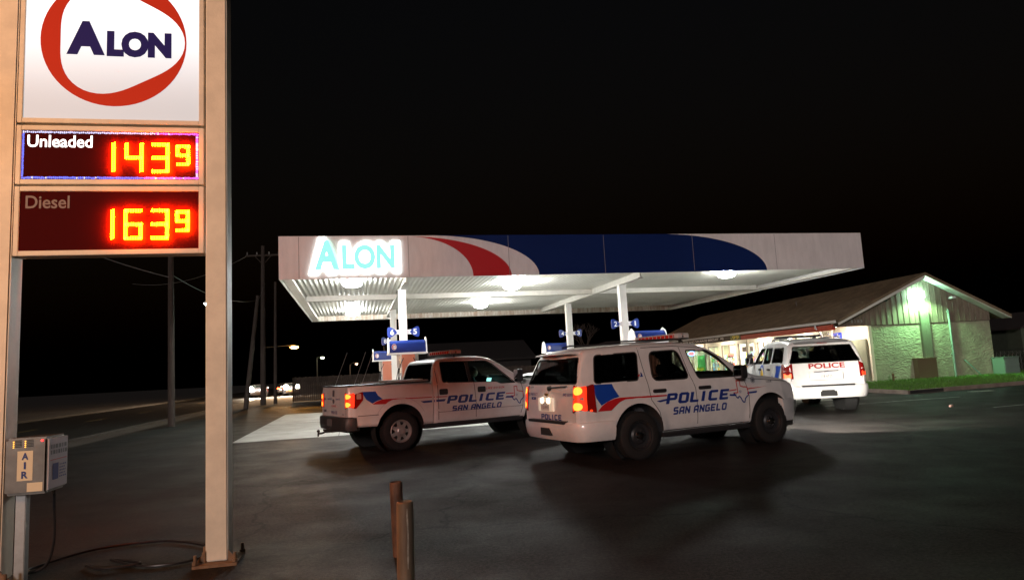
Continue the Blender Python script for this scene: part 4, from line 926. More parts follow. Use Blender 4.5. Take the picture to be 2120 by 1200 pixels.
# facade with windows
CR=mat('cream_wall',(.74,.68,.55),.7,noise=.08); OP=[(3.6,6.6,.75,2.6),(6.9,9.0,.75,2.6),(9.6,11.0,.06,2.5),(11.4,13.6,.6,2.55),(13.9,16.1,.6,2.55),(16.5,18.3,.06,2.5),(18.7,21.2,.6,2.55),(21.5,24,.6,2.55)]
b=MB(); xs=0.2
for (a,c,z0,z1) in OP:
    b.box((0,xs,0),(.18,a,2.92)); b.box((0,a,0),(.18,c,z0)) if z0>.1 else None; b.box((0,a,z1),(.18,c,2.92)); xs=c
b.box((0,xs,0),(.18,SL-.2,2.92)); b.build('front_wall',CR,store)
BR=mat('brown_frame',(.11,.07,.05),.5)
for (a,c,z0,z1) in OP:
    dr=z0<.1
    b=MB(); w=.05
    b.box((.02,a,z0),(.12,a+w,z1));b.box((.02,c-w,z0),(.12,c,z1));b.box((.02,a+w,z1-w),(.12,c-w,z1));b.box((.02,a+w,z0),(.12,c-w,z0+w)); b.box((.03,(a+c)/2-.02,z0+w),(.11,(a+c)/2+.02,z1-w))
    f=b.build('door' if dr else 'window',BR,store)
    for q0,q1 in ((a+w,(a+c)/2-.02),((a+c)/2+.02,c-w)): g=MB(); g.add([(.06,q0,z0+w),(.06,q1,z0+w),(.06,q1,z1-w),(.06,q0,z1-w)],[(0,1,2,3)]); g.build('pane',GL_C,f,smooth=0)
    if dr:
        h=MB(); h.tube([(-.02,(a+c)/2+.1,.95),(-.05,(a+c)/2+.1,1.0),(-.05,(a+c)/2+.1,1.3),(-.02,(a+c)/2+.1,1.35)],.014); h.build('door_handle',STEEL,f)
# interior
b=MB(); b.box((.19,.21,.0),(W_-.21,SL-.21,.1)); b.box((.19,.21,2.75),(W_-.21,SL-.21,2.79)); b.box((5.0,.21,.1),(5.1,SL-.21,2.75)); b.box((.19,3.2,.1),(5.0,3.3,2.75)); b.build('interior',mat('shop_interior',(.72,.70,.62),.7),store)
TU=emis('shop_tube',(1,.95,.84),260)
for t in (4.5,7.5,10.5,13.5,16.5,19.5,22.5):
    for s in (1.2,3.4):
        b=MB(); b.box((s-.6,t-.15,2.70),(s+.6,t+.15,2.745)); b.build('ceiling_light',TU,store)
PL=emis('porch_light_lens',(1,.90,.76),120)
for t in (1.1,5.5,10.0,15.0,20.0):
    b=MB(); b.box((-1.1,t-.5,2.87),(-.8,t+.5,2.925)); b.build('porch_light',PL,store,.01)
# things inside and at the windows
cols=[(.6,.06,.04),(.05,.25,.5),(.7,.55,.05),(.06,.35,.1),(.7,.7,.65),(.55,.25,.05),(.3,.06,.3)]
PM=[mat('goods_%s'%n,c,.5) for n,c in zip(('red','blue','yellow','green','white','orange','purple'),cols)]
for i,(t,s) in enumerate(((5.2,2.2),(8.2,2.2),(12.3,2.0),(15.2,2.0),(19.8,2.1),(22.6,2.1))):
    u=thing('shop_shelf','stocked gondola shelf inside the store window number' if 0 else 'stocked shelf of bright packets behind the store windows','shelf',SM@Vector((s,t,.1)),.16,'shelves inside the store')
    b=MB(); b.box((-.25,-1.1,0),(.25,1.1,.12)); b.box((-.02,-1.1,.12),(.02,1.1,1.6))
    for z in (.5,.85,1.2,1.55): b.box((-.24,-1.1,z),(.24,1.1,z+.025))
    b.build('shelf_frame',mat('shelf_grey',(.45,.45,.42),.5),u)
    b=MB(); rg=random.Random(i)
    for z in (.13,.53,.88,1.23,1.58):
        y=-1.05
        while y<1.0:
            wd=rg.uniform(.07,.16);h=rg.uniform(.16,.29); b.box((-.23,y,z),(.23,y+wd,z+h),rg.randrange(7)); y+=wd+.015
    b.build('goods',PM,u,smooth=0)
def poster(name,label,s,t0,t1,z0,z1,bgm,txt=None,tm=None,facing=-1,extra=None,h=.7,group=None):
    b=MB(); M=frame2(Vector((s,0,0)),(0,-1,0),(0,0,1))   # u runs toward smaller t, normal = -s
    flat('',tris([[(-t1,z0),(-t0,z0),(-t0,z1),(-t1,z1)]]),M,None,None,0,.015,mb=b,mi=0)
    if txt:
        pad=(t1-t0)*.08; hh=(z1-z0)*h
        for k,tx in enumerate(txt):
            n=len(txt); zc=z1-(z1-z0)*(k+.5)/n; q=hh/n/2
            flat('',fit(btext(tx,.1,.04),-t1+pad,-t0-pad,zc-q,zc+q),M,None,None,.006,mb=b,mi=1)
    if extra: extra(b,M)
    o=b.build(name,[bgm,tm or mat('white_print',(.8,.8,.8),.5),PM[2],PM[0]],None,smooth=0); o.matrix_world=SM
    return tag(o,label,'sign' if 'sign' in name else ('banner' if 'banner' in name else 'poster'),group)
BLK=mat('banner_black',(.02,.02,.02),.5)
poster('banner','long black banner under the eave reading EGG CHEESE AND SAUSAGE BISCUIT $2',-2.02,10.7,20.6,2.72,3.0,BLK,['EGG, CHEESE AND SAUSAGE BISCUIT  $2'],h=.62)
poster('banner','green and yellow banner at the near end of the black eave banner',-2.02,9.3,10.6,2.70,3.02,mat('banner_green',(.12,.16,.04),.5),['.99'],PM[2])
poster('wall_sign','pair of blue signs on the porch wall left of the parked police SUV',-.02,9.05,9.5,1.9,2.35,mat('blue_sign_board',(.02,.06,.6),.4,emit=(.02,.05,.8),es=.3),['PAY','HERE'] if 0 else ['ice'])
poster('wall_sign','blue and white sign above the roof of the parked police SUV',-.02,2.2,3.35,2.2,2.62,mat('blue_sign_board',(.02,.06,.6),.4,emit=(.02,.05,.8),es=.3),['bank'])
poster('window_poster','black and white poster standing in the store window behind the SUV hood',-.03,14.4,15.2,1.0,1.75,BLK,['99'])
rg=random.Random(11)
pk=0
LBL=['small red poster in the far store window','pale green poster in the store window beside the red one','yellow poster low in the far window','white poster at the top of the middle window','orange poster low in the middle window','dark square poster high in the middle window','second dark square poster high in the middle window','tan poster in the near store window','bright blue poster in the near store window']
for (t0,t1,z0,z1),ci,lb in zip(((22.6,23.3,1.2,1.8),(19.0,20.4,.7,1.9),(19.4,20.6,.65,1.0),(14.0,14.7,2.0,2.4),(12.0,12.9,.7,1.2),(11.6,12.1,1.95,2.3),(12.5,13.1,1.95,2.3),(5.5,6.4,2.0,2.5),(4.0,4.8,1.0,1.6)),(0,3,2,4,5,6,6,4,1),LBL):
    poster('window_poster',lb,-.0+.04,t0,t1,z0,z1,PM[ci] if ci!=6 else mat('brown_print',(.12,.08,.06),.5))
b=MB(SM); M=frame2(Vector((-.05,0,0)),(0,-1,0),(0,0,1)); flat('',tris(thick(ell(-21.3,2.1,.62,.17),.05,True)),M,None,None,0,.02,mb=b,mi=0); flat('',fit(btext('OPEN',.2,.02),-21.75,-20.85,2.03,2.19),M,None,None,0,.02,mb=b,mi=1)
tag(b.build('neon_sign',[emis('blue_neon',(.1,.3,1),9),emis('red_neon',(1,.06,.05),12)],smooth=0),'red and blue lit neon OPEN sign in the far store window','sign')
b=MB(); b.box((-.05,-.9,0),(.04,.9,2.05)); b.box((-.06,-.88,.03),(-.051,.88,2.02)); o=b.build('storage_panel',mat('grey_green_panel',(.20,.21,.15),.6,noise=.15,nscale=2),None,.01); o.matrix_world=SM@Matrix.Translation((-.14,1.05,.13)); tag(o,'tall grey green metal panel leaning on the lit cream porch wall','panel')
ice=thing('ice_merchandiser','white ice cabinet on the porch beside the store door','ice cabinet',SM@Vector((-.5,7.2,.13)),.16)
b=MB(); b.box((-.38,-.9,0),(.38,.9,1.9)); b.build('cabinet',mat('ice_white',(.7,.72,.74),.4),ice,.03); b=MB(); b.box((-.40,-.85,.15),(-.381,-.03,1.6)); b.box((-.40,.03,.15),(-.381,.85,1.6)); b.build('door',mat('ice_door',(.6,.65,.7),.3),ice,.01)
b=MB(); flat('',fit(btext('ICE',.3,.05),-.5,.5,1.64,1.84),frame2((-.385,0,0),(0,-1,0),(0,0,1)),None,None,0,mb=b); b.build('lettering',BLUE,ice,smooth=0)
# gable wall equipment
GM=mat('painted_conduit',(.17,.18,.13),.6,.1)
b=MB(); b.box((2.72,-.12,1.05),(3.28,-.03,1.06)); b.box((2.75,-.14,1.05),(3.25,-.0,3.45)); 
for i in range(5): b.box((2.78+i*.1,-.15,1.06),(2.81+i*.1,-.141,3.44))
b.build('cable_duct',GM,store,.004)
b=MB(); b.box((2.15,-.32,.08),(3.2,-.0,1.05)); b.box((2.1,-.34,1.05),(3.25,.0,1.10))
for i in range(9): b.box((2.2+i*.11,-.33,.15),(2.25+i*.11,-.321,1.0))
b.build('meter_box',mat('meter_box_brown',(.14,.10,.06),.6),store,.006)
b=MB(); b.cyl((4.4,-.07,.05),(4.4,-.07,3.45),.05,n=12); b.box((4.33,-.1,3.3),(4.47,0,3.36)); b.box((4.33,-.1,1.2),(4.47,0,1.26)); b.build('vent_pipe',mat('pale_green_pipe',(.17,.23,.2),.5),store)
b=MB(); b.tube([(4.55,0,4.02),(4.55,-.2,4.0),(4.6,-.28,3.98)],.02); b.box((4.42,-.42,3.97),(4.62,-.2,4.07)); b.build('security_camera',mat('camera_white',(.7,.7,.7),.4),store,.01)
b=MB(); b.tube([(.9,0,4.0),(.9,-.25,4.02),(1.05,-.3,4.08)],.018); b.box((.7,-.05,3.97),(1.1,0,4.03)); b.build('lamp_arm',SEAM,store)
b=MB(); b.box((2.58,-.16,4.12),(2.92,-.0,4.4)); wp=b.build('wall_light',BLACK,store,.01)
b=MB(); b.box((2.46,-.26,4.05),(3.04,-.161,4.40)); b.build('lens',emis('green_white_lamp',(.5,1,.72),170),wp,.03)
b=MB(); b.tube([(4.95,-.1,.9),(5.2,-.3,.5),(5.5,-.4,.12)],.02); b.build('wall_brace',mat('green_rod',(.1,.25,.2),.6),store)
for i,dg in enumerate('1213'):
    b=MB(); flat('',fit(btext(dg,.1,.02),-1.0+i*.17,-.9+i*.17,2.98,3.12),frame2((0,-.05,0),(1,0,0),(0,0,1)),None,None,0,.01,mb=b); b.build('house_number',GALV,store,smooth=0)
b=MB(); b.tube([(1.2,8,4.4),(1.2,8,4.85)],.035); b.build('roof_vent',mat('dull_vent',(.1,.09,.08),.7),store)
for lb,s_,t_,w_ in (('pale green air conditioning unit on the grass at the right end of the stucco wall',6.9,-.4,.5),):
    ac=thing('air_conditioner',lb,'air conditioner',SM@Vector((s_,t_,.07)),.16)
    b=MB(); b.box((-.4,-.4,.0),(.45,.3,.82)); b.box((-.43,-.43,.82),(.48,.33,.87)); b.build('casing',mat('ac_green_grey',(.12,.17,.14),.6),ac,.015)
    b=MB()
    for i in range(14):
        x=-.37+i*.057; b.box((x,-.412,.06),(x+.03,-.401,.78))
    for z in (.25,.5): b.box((-.38,-.418,z),(.43,-.413,z+.02))
    b.build('grille',mat('ac_grille',(.16,.22,.19),.6),ac)
hy=MB(); hy.cyl((0,0,0),(0,0,.3),.05); hy.lathe([(0,.42),(.06,.36),(.07,.3)],(0,0,0),'z',12); hy.tube([(0,0,.2),(.14,0,.18)],.03); o=hy.build('water_spigot',mat('rusty_iron',(.12,.06,.03),.8)); o.location=SM@Vector((.55,-.55,.07)); tag(o,'small rusty spigot standing in the grass near the porch corner','spigot')
b=MB(); b.lathe([(0,-.06),(.033,-.06),(.033,.055),(.026,.062),(0,.062)],(0,0,.033),'x',16); o=b.build('drink_can',mat('crushed_can',(.6,.35,.3),.3,.6)); o.location=(11.42,18.15,0); o.rotation_euler=(0,0,.6); tag(o,'small discarded drink can lying on the asphalt','can')
# neighbouring shed at far right
sh=thing('shed','dark shed with a pale green lit wall at the right edge behind the store','shed',SM@Vector((11.6,3.0,0)),.16)
b=MB(); b.box((0,0,0),(4,4,2.4)); b.build('wall',mat('shed_wall',(.07,.09,.06),.8,noise=.2),sh); b=MB(); b.prism([(-.3,2.35),(2,3.3),(4.3,2.35),(4.3,2.45),(2,3.4),(-.3,2.45)],-.3,4.3,'y'); b.build('roof',mat('dark_roof',(.03,.022,.02),.9),sh)
cf=thing('chain_link_fence','low dark chain link fence between the store and the shed','fence',SM@Vector((7.6,1.2,.05)),.16)
b=MB()
for i in range(12): b.cyl((i*.24,0,0),(i*.24+.0,0,1.15),.004,n=5); b.tube([(i*.24,0,0),(i*.24+.9,0,1.15)],.003,4); b.tube([(i*.24+.9,0,0),(i*.24,0,1.15)],.003,4)
b.build('mesh',STEEL,cf); b=MB(); b.cyl((0,0,0),(0,0,1.2),.03); b.cyl((3.4,0,0),(3.4,0,1.2),.03); b.cyl((0,0,1.18),(3.4,0,1.18),.02); b.build('post',STEEL,cf)

LEDS=1100
# ================================================================= PRICE SIGN
PO=Vector((-2.866,6.314,0)); sign=thing('price_sign','tall two post ALON price sign showing 143 9 and 163 9 in lit red digits','price sign',PO,.2)
XL,XR=-1.62,-.02; POST=mat('post_paint',(.78,.73,.62),.5,noise=.15,nscale=4,bump=.08)
for x0 in (XL-.19,-.0):
    b=MB(); b.box((x0,-.09,.03),(x0+.19,.13,6.6)); p=b.build('post',POST,sign,.012)
    b=MB(); b.box((x0-.09,-.18,0),(x0+.28,.22,.025)); 
    for dx,dy in ((-.07,-.15),(.26,-.15),(-.07,.19),(.26,.19)): b.cyl((x0+dx,dy,.03),(x0+dx,dy,.11),.014,n=8); b.cyl((x0+dx,dy,.03),(x0+dx,dy,.055),.028,n=6)
    for sx in (-1,1):
        xx=x0-.001 if sx<0 else x0+.191; b.prism([(xx,.03),(xx+sx*.08,.03),(xx,.13)],-.1,-.085,'y')
    b.build('base_plate',mat('rusty_plate',(.24,.14,.08),.7,noise=.4,nscale=12),p)
def panelbox(z0,z1,name,fw=.045,d=.10):
    b=MB(); b.box((XL,-d+.03,z0),(XL+fw,d,z1)); b.box((XR-fw,-d+.03,z0),(XR,d,z1)); b.box((XL+fw,-d+.03,z0),(XR-fw,d,z0+fw)); b.box((XL+fw,-d+.03,z1-fw),(XR-fw,d,z1)); return b.build(name,POST,sign,.004)
fr1=panelbox(4.06,5.70,'sign_frame'); fr2=panelbox(3.48,4.035,'sign_frame'); fr3=panelbox(2.82,3.46,'sign_frame')
WF=mat('lit_white_face',(.35,.35,.36),.6,emit=(.93,.96,1),es=.8,spec=.1)
def _wf():   # tube falloff put into the emission, brighter above; no tubes modelled
    n=WF.node_tree; tc=n.nodes.new('ShaderNodeTexCoord'); sp=n.nodes.new('ShaderNodeSeparateXYZ'); mr=n.nodes.new('ShaderNodeMapRange'); mr.interpolation_type='SMOOTHSTEP'
    mr.inputs[1].default_value=4.15; mr.inputs[2].default_value=5.35; mr.inputs[3].default_value=.48; mr.inputs[4].default_value=1.2
    n.links.new(tc.outputs['Object'],sp.inputs[0]); n.links.new(sp.outputs[2],mr.inputs[0]); n.links.new(mr.outputs[0],n.nodes['Principled BSDF'].inputs['Emission Strength'])
_wf()
def signface(sd):
    if sd<0: M=frame2((0,-.055,0),(1,0,0),(0,0,1)); mx=lambda x:x
    else: M=frame2((XL+XR,.086,0),(-1,0,0),(0,0,1)); mx=lambda x:x
    b=MB(); flat('',tris([[(XL+.045,4.105),(XR-.045,4.105),(XR-.045,5.655),(XL+.045,5.655)]]),M,None,None,0,mb=b); fc=b.build('sign_face',WF,fr1,smooth=0)
    o=ell(-.815,4.885,.635,.65,64); 
    inn=[]
    for i in range(64):   # rounded triangle pointing right, touching the ring at right
        a=2*PI*i/64; 
        r=.52+.055*math.cos(3*a)
        inn.append((-.745+r*1.06*math.cos(a)+.0,4.885+r*.98*math.sin(a)))
    tip=max(p[0] for p in inn); inn=[(-1.28+(x-min(q[0] for q in inn))*( (-.195+1.28)/(tip-min(q[0] for q in inn))),4.885+(z-4.885)*1.0) for x,z in inn]
    k=MB(); V,F=tris([o],[inn]); flat('',(V,F),M,None,None,.004,mb=k); k.build('logo_ring',mat('lit_red_ring',(.25,.01,.005),.6,emit=(.62,.035,.008),es=.5,spec=.1),fc,smooth=0)
    k=MB(); A=fit(btext('A',1,.10),-1.23,-.90,4.735,5.07); L2=fit(btext('LON',1,.10),-.885,-.315,4.725,4.985); flat('',A,M,None,None,.004,mb=k); flat('',L2,M,None,None,.004,mb=k); k.build('logo_letters',mat('lit_navy_letters',(.01,.01,.05),.6,emit=(.02,.01,.12),es=.4,spec=.1),fc,smooth=0)
    # price cabinets
    for fr,z0,z1,txt,dig in ((fr2,3.525,3.99,'Unleaded','143'),(fr3,2.865,3.415,'Diesel','163')):
        lit=txt=='Unleaded'
        b=MB(); flat('',tris([[(XL+.045,z0),(XR-.045,z0),(XR-.045,z1),(XL+.045,z1)]]),M,None,None,0,mb=b); pf=b.build('price_panel',mat('price_panel_red_bloom',(.045,.002,.0015),.7,emit=(.35,.01,.03),es=.02,spec=.04),fr,smooth=0)  # black panel tinted red and faintly glowing, for the bloom of the digits
        pass
        if lit:
            b=MB(); rg=random.Random(4)
            for (x0,x1,a,c) in ((XL+.05,XR-.05,z1-.028,z1-.004),(XL+.05,XR-.05,z0+.004,z0+.03),(XL+.047,XL+.066,z0+.03,z1-.03),(XR-.075,XR-.05,z0+.03,z1-.03)):
                x=x0
                if x1-x0>.2:
                    while x<x1:
                        flat('',tris([[(x,a+rg.uniform(0,.008)),(x+.012,a+rg.uniform(0,.008)),(x+.012,c-rg.uniform(0,.008)),(x,c-rg.uniform(0,.008))]]),M,None,None,.004,mb=b,mi=((2 if x<-.45 else 1) if a>z1-.1 else (0 if x<-.55 else 1)) if rg.random()<.9 else 2); x+=.016
                else:
                    z=a
                    while z<c:
                        flat('',tris([[(x0+rg.uniform(0,.006),z),(x1-rg.uniform(0,.006),z),(x1-rg.uniform(0,.006),z+.009),(x0,z+.009)]]),M,None,None,.004,mb=b,mi=((2 if rg.random()<.6 else 1) if x0>-.5 else 0)); z+=.012
            b.build('edge_lighting',[emis('edge_blue',(.06,.12,1),1.6),emis('edge_violet',(.6,.12,1),1.4),emis('edge_pale',(.45,.55,1),1.2)],pf,smooth=0)
        k=MB(); flat('',fit(btext(txt,.2,.02),-1.53,-.99 if lit else -1.17,z1-.045-.115,z1-.045 if lit else z1-.04),M,None,None,.004,mb=k)
        k.build('lettering',emis('lit_white_letters',(1,1,1),2.2) if lit else mat('grey_print',(.18,.13,.13),.6,emit=(.5,.2,.2),es=.03),pf,smooth=0)
        dm=emis('amber_led',(1,.11,.0002),LEDS)
        def seg(x,z,w,h,s,dot=.0125):   # slanted double row of LEDs
            p={'a':((0,h),(w,h)),'g':((0,h/2),(w,h/2)),'d':((0,0),(w,0)),'f':((0,h/2),(0,h)),'e':((0,0),(0,h/2)),'b':((w,h/2),(w,h)),'c':((w,0),(w,h/2))}
            k=MB()
            for c in s:
                (x0,y0),(x1,y1)=p[c]; n=int(math.hypot(x1-x0,y1-y0)/.0215); 
                for i in range(n+1):
                    t=i/n
                    for row in (-.008,.008):
                        px=x+x0+(x1-x0)*t+(row if x0==x1 else 0); pz=z+y0+(y1-y0)*t+(row if y0==y1 else 0)+(.006 if row>0 and x0==x1 else 0)
                        k.add([(px+dot*.52*math.cos(q*PI/3),pz+dot*.52*math.sin(q*PI/3),.032) for q in range(6)],[(0,1,2,3,4,5)],0,M)
            k.build('led_digit',dm,pf,smooth=0)
        SG={'1':'bc','4':'fgbc','3':'abgcd','6':'afgecd'}
        zb=z0+.075 if lit else z0+.1
        for ch,x in zip(dig,(-.93,-.69,-.465)): seg(x,zb,.13,.26,SG[ch])
        seg(-.25,zb+.07,.095,.175,'abgfcd',.012)

signface(-1); signface(1)
b=MB(); b.box((XL,-.03,5.72),(XR,.1,6.55)); b.build('upper_panel',POST,sign,.004)

# ================================================================= AIR MACHINE
air=thing('air_machine','dented metal coin AIR machine with trailing black hose on the left sign post','air machine',PO+Vector((math.cos(.2)*-1.50,math.sin(.2)*-1.50,0)),.2)
AM=Matrix.Rotation(0,4,'Z')
b=MB(); b.box((-.10,-.12,.74),(.23,.26,1.22)); b.build('casing',mat('dented_steel',(.19,.18,.16),.45,.7,noise=.3,nscale=4,bump=.15,bscale=5),air,.02)
b=MB(); b.box((-.05,-.02,0),(.03,.06,.74)); b.build('pedestal',GALV,air,.005)
b=MB(); flat('',tris([[(.06-.06,.86),(.12,.86),(.12,1.11),(0,1.11)]]),frame2((0,-.122,0),(1,0,0),(0,0,1)),None,None,0,mb=b,mi=0)
for i,c in enumerate('AIR'): flat('',fit(btext(c,.1,.05),.035 if c!='I' else .052,.085 if c!='I' else .068,1.035-i*.078,1.095-i*.078),frame2((0,-.1225,0),(1,0,0),(0,0,1)),None,None,.002,mb=b,mi=1)
flat('',tris([[(.08,.765),(.2,.765),(.2,.84),(.08,.84)]]),frame2((0,-.122,0),(1,0,0),(0,0,1)),None,None,.001,mb=b,mi=0)
b.build('label',[mat('cream_label',(.75,.68,.5),.5),NAVY],air,smooth=0)
b=MB()
for x in (-.02,.07):
    for j in range(5):
        b.box((x,-.126,1.145+j*.013),(x+.05,-.121,1.151+j*.013))
b.build('vent_slot',SEAM,air,smooth=0)
b=MB()
for x in (-.03,.06):
    for j in range(4): b.cyl((x,-.128,1.143+j*.016),(x,-.122,1.143+j*.016),.0045,n=8)
b.build('indicator_light',emis('amber_indicator',(1,.45,.05),2.5),air)
M=frame2((.238,0,0),(.0,1,0),(0,0,1))
b=MB(); b.box((.231,-.11,.77),(.238,.25,1.2),0)
flat('',tris([[(-.04,.84),(.07,.84),(.07,.98),(-.04,.98)]]),M,None,None,.003,mb=b,mi=1)
rg=random.Random(5)
for r in range(5):
    x=.09
    while x<.2: wd=rg.uniform(.008,.03); flat('',tris([[(x,.85+r*.026),(x+wd,.85+r*.026),(x+wd,.862+r*.026),(x,.862+r*.026)]]),M,None,None,.003,mb=b,mi=1); x+=wd+.01
for r in range(2):
    x=-.08
    while x<.2: wd=rg.uniform(.02,.05); flat('',tris([[(x,1.06+r*.05),(x+wd,1.06+r*.05),(x+wd,1.095+r*.05),(x,1.095+r*.05)]]),M,None,None,.003,mb=b,mi=2); x+=wd+.015
flat('',tris([[(-.09,1.01),(.23,1.01),(.23,1.016),(-.09,1.016)]]),M,None,None,.003,mb=b,mi=3)
b.build('instruction_panel',[mat('panel_lilac',(.45,.42,.48),.5),NAVY,GREYT,RED],air,smooth=0)
b=MB(); b.cyl((.19,-.13,1.19),(.19,-.121,1.19),.009,n=10); b.build('power_light',emis('red_indicator',(1,.03,.03),4),air)
w2l=lambda P: tuple(Matrix.Rotation(-.2,3,'Z')@(Vector(P)-Vector(air.location)))
hp=[(-4.18,6.18,.76),(-4.17,6.17,.6),(-4.15,6.15,.3),(-4.2,6.12,.1),(-4.4,6.15,.03),(-4.5,6.4,.02),(-4.29,7.0,.02),(-3.75,7.2,.02),(-3.22,6.95,.02),(-3.02,6.62,.02),(-3.05,6.35,.02),(-3.4,6.25,.02),(-3.85,6.5,.03),(-3.48,6.32,.03),(-3.75,6.2,.03),(-4.0,6.37,.02)]
def cr(pts,n=8):
    o=[]; P=[Vector(p) for p in pts]
    for i in range(len(P)-1):
        a=P[max(i-1,0)];b_=P[i];c=P[i+1];d=P[min(i+2,len(P)-1)]
        for j in range(n): t=j/n; o.append(.5*((2*b_)+(c-a)*t+(2*a-5*b_+4*c-d)*t*t+(3*b_-a-3*c+d)*t**3))
    o.append(P[-1]); return o
b=MB(); b.tube(cr([w2l(p) for p in hp]),.0115,8); b.tube(cr([w2l(p) for p in [(-4.45,6.0,.75),(-4.6,5.95,.55),(-4.75,5.9,.3)]]),.01,8); b.build('hose',mat('hose_rubber',(.015,.015,.018),.35),air)
b=MB(); b.tube([w2l((-4.18,6.18,.78)),w2l((-4.17,6.17,.7))],.008); b.build('hose_fitting',CHROME,air)

# ================================================================= BOLLARDS
RB=mat('rusty_bollard',(.17,.085,.05),.7,col2=(.06,.03,.02),nscale=6,stretch=(1,1,.5),bump=.3,bscale=25)
RB2=mat('scuffed_bollard',(.20,.15,.10),.65,col2=(.11,.075,.05),nscale=5,stretch=(1.5,1.5,.3),bump=.2,bscale=25)
for (x,y,h,m_,lb,tl) in ((-.80,4.62,.755,RB2,'near weathered steel bollard with a pale scrape down its side',.02),(-1.12,6.22,.64,RB,'far rust brown steel bollard behind the nearer one',-.02)):
    t=thing('bollard',lb,'bollard',(x,y,0),0,'rusty bollards'); t.rotation_euler=(0,tl,0)
    b=MB(); b.lathe([(.057,-.02),(.057,h-.015),(.054,h-.004),(.047,h),(.045,h-.03),(0,h-.035)],(0,0,0),'z',28); b.build('pipe',m_,t,smooth=50)
    b=MB(); M=Matrix.Rotation(R(-35),4,'Z')
    if m_ is RB2: b.add([(.0582*math.sin(a),-.0582*math.cos(a),z) for z,a0,a1 in ((h-.42,.05,.12),(h-.36,-.02,.2),(h-.2,.03,.22),(h-.08,-.05,.13),(h-.04,.0,.08)) for a in (R(20)+a0,R(20)+a1)],[(0,1,3,2),(2,3,5,4),(4,5,7,6),(6,7,9,8)]); b.build('scrape_mark',mat('pale_scrape',(.4,.36,.3),.7,noise=.4,nscale=30),t,smooth=0)

# ================================================================= BACKGROUND
WOOD=mat('pole_wood',(.055,.042,.034),.9,noise=.4,nscale=5,stretch=(6,6,.5))
def pole(label,base,top,r,arms=(),grp='utility poles along the road'):
    base=Vector(base);top=Vector(top); t=thing('utility_pole',label,'utility pole',base,0,grp); d=top-base
    b=MB(); b.cyl((0,0,0),d,r,r*.7,n=14); b.build('shaft',WOOD,t)
    for z,l,az in arms:
        c=d*(z/d.z); u=Vector((math.cos(az),math.sin(az),0)); b=MB(); b.cyl(c-u*l,c+u*l,.07,n=6); b.cyl(c-u*l*.5,c+Vector((0,0,-.7)),.03,n=5); b.cyl(c+u*l*.5,c+Vector((0,0,-.7)),.03,n=5); b.build('crossarm',WOOD,t)
        b=MB()
        for k in (-.9,-.35,.35,.9): b.cyl(c+u*l*k+Vector((0,0,.06)),c+u*l*k+Vector((0,0,.25)),.04,n=6)
        b.build('insulator',GALV,t)
    return t
pole('single wooden pole seen between the two posts of the price sign',(-14.4,28.4,0),(-14.5,28.4,9.5),.14)
pole('tall wooden pole with a crossarm left of the canopy',(-18.3,49.1,0),(-18.2,49.1,11.6),.2,((10.9,1.25,.1),))
pole('slimmer wooden pole standing close behind the tall crossarm pole',(-17.7,49.9,0),(-17.6,49.9,9),.13)
pole('short leaning wooden pole in front of the crossarm pole',(-17.6,44.2,0),(-16.75,44.2,7.3),.16)
def wire(label,a,b_,sag,r=.012):
    a=Vector(a);b_=Vector(b_); q=MB(); q.tube([a+(b_-a)*t+Vector((0,0,-sag*4*t*(1-t))) for t in [i/20 for i in range(21)]],r,5); return tag(q.build('overhead_wire',mat('wire_grey',(.14,.14,.14),.6)),label,'wire','overhead wires')
wire('wire running down from the single pole to the street lamp by the sign post',(-20,24,9.0),(-14.4,28.4,6.2),.3,.02)
wire('upper wire from the crossarm pole away over the road',(-19.4,49.1,10.9),(-34,60,11),.8); wire('wire from the crossarm pole toward the canopy roof',(-17.1,49.1,10.9),(-6.8,33,5.6),.6)
wire('service wire from the single pole to the leaning pole',(-14.5,28.4,6.4),(-16.8,44.2,7.0),.5); wire('low wire between leaning pole and crossarm pole',(-16.8,44.2,6.8),(-18.2,49.1,8.6),.1)
def street_lamp(label,x,y,h,col,P,es,r=.16,rz=0,arm=.9):
    t=thing('street_lamp',label,'street lamp',(x,y,0),rz,'distant street lamps'); b=MB(); b.cyl((0,0,0),(0,0,h),.09,.06,n=10); b.tube([(0,0,h-.2),(.3,-.3,h+.12),(arm-.1,-.65,h+.2)],.015); b.build('pole',mat('tarred_pole',(.012,.011,.01),.9),t)
    b=MB(); b.lathe([(0,.1),(.15,.08),(.22,-.02),(.2,-.05)],(arm,-.65,h+.08),'z',14); b.build('lamp_head',GALV,t)
    b=MB(); b.lathe([(.19,-.05),(r,-.12),(r*.6,-.2),(0,-.22)],(arm,-.65,h+.08),'z',14); b.build('bulb',emis('lamp_'+label.split()[0],col,es),t)
    if P: lamp('POINT','bulb_light',(arm,-.65,h-.3),P,col,t,.15)
    return t
street_lamp('orange sodium street lamp glowing above the far road',-26.3,70.6,5.1,(1,.42,.06),4500,700,.40,0,3.5)
street_lamp('small pale street lamp beyond the truck bed, far away',-26.5,90.6,4.5,(.85,1,.6),60,120,.16)
street_lamp('white street lamp just left of the right sign post',-13.25,30.6,5.35,(.8,1,.85),40,300,.13,PI)
street_lamp('faint far street light low over the wooden fence',-19.5,80,3.2,(1,.7,.5),0,8,.08)
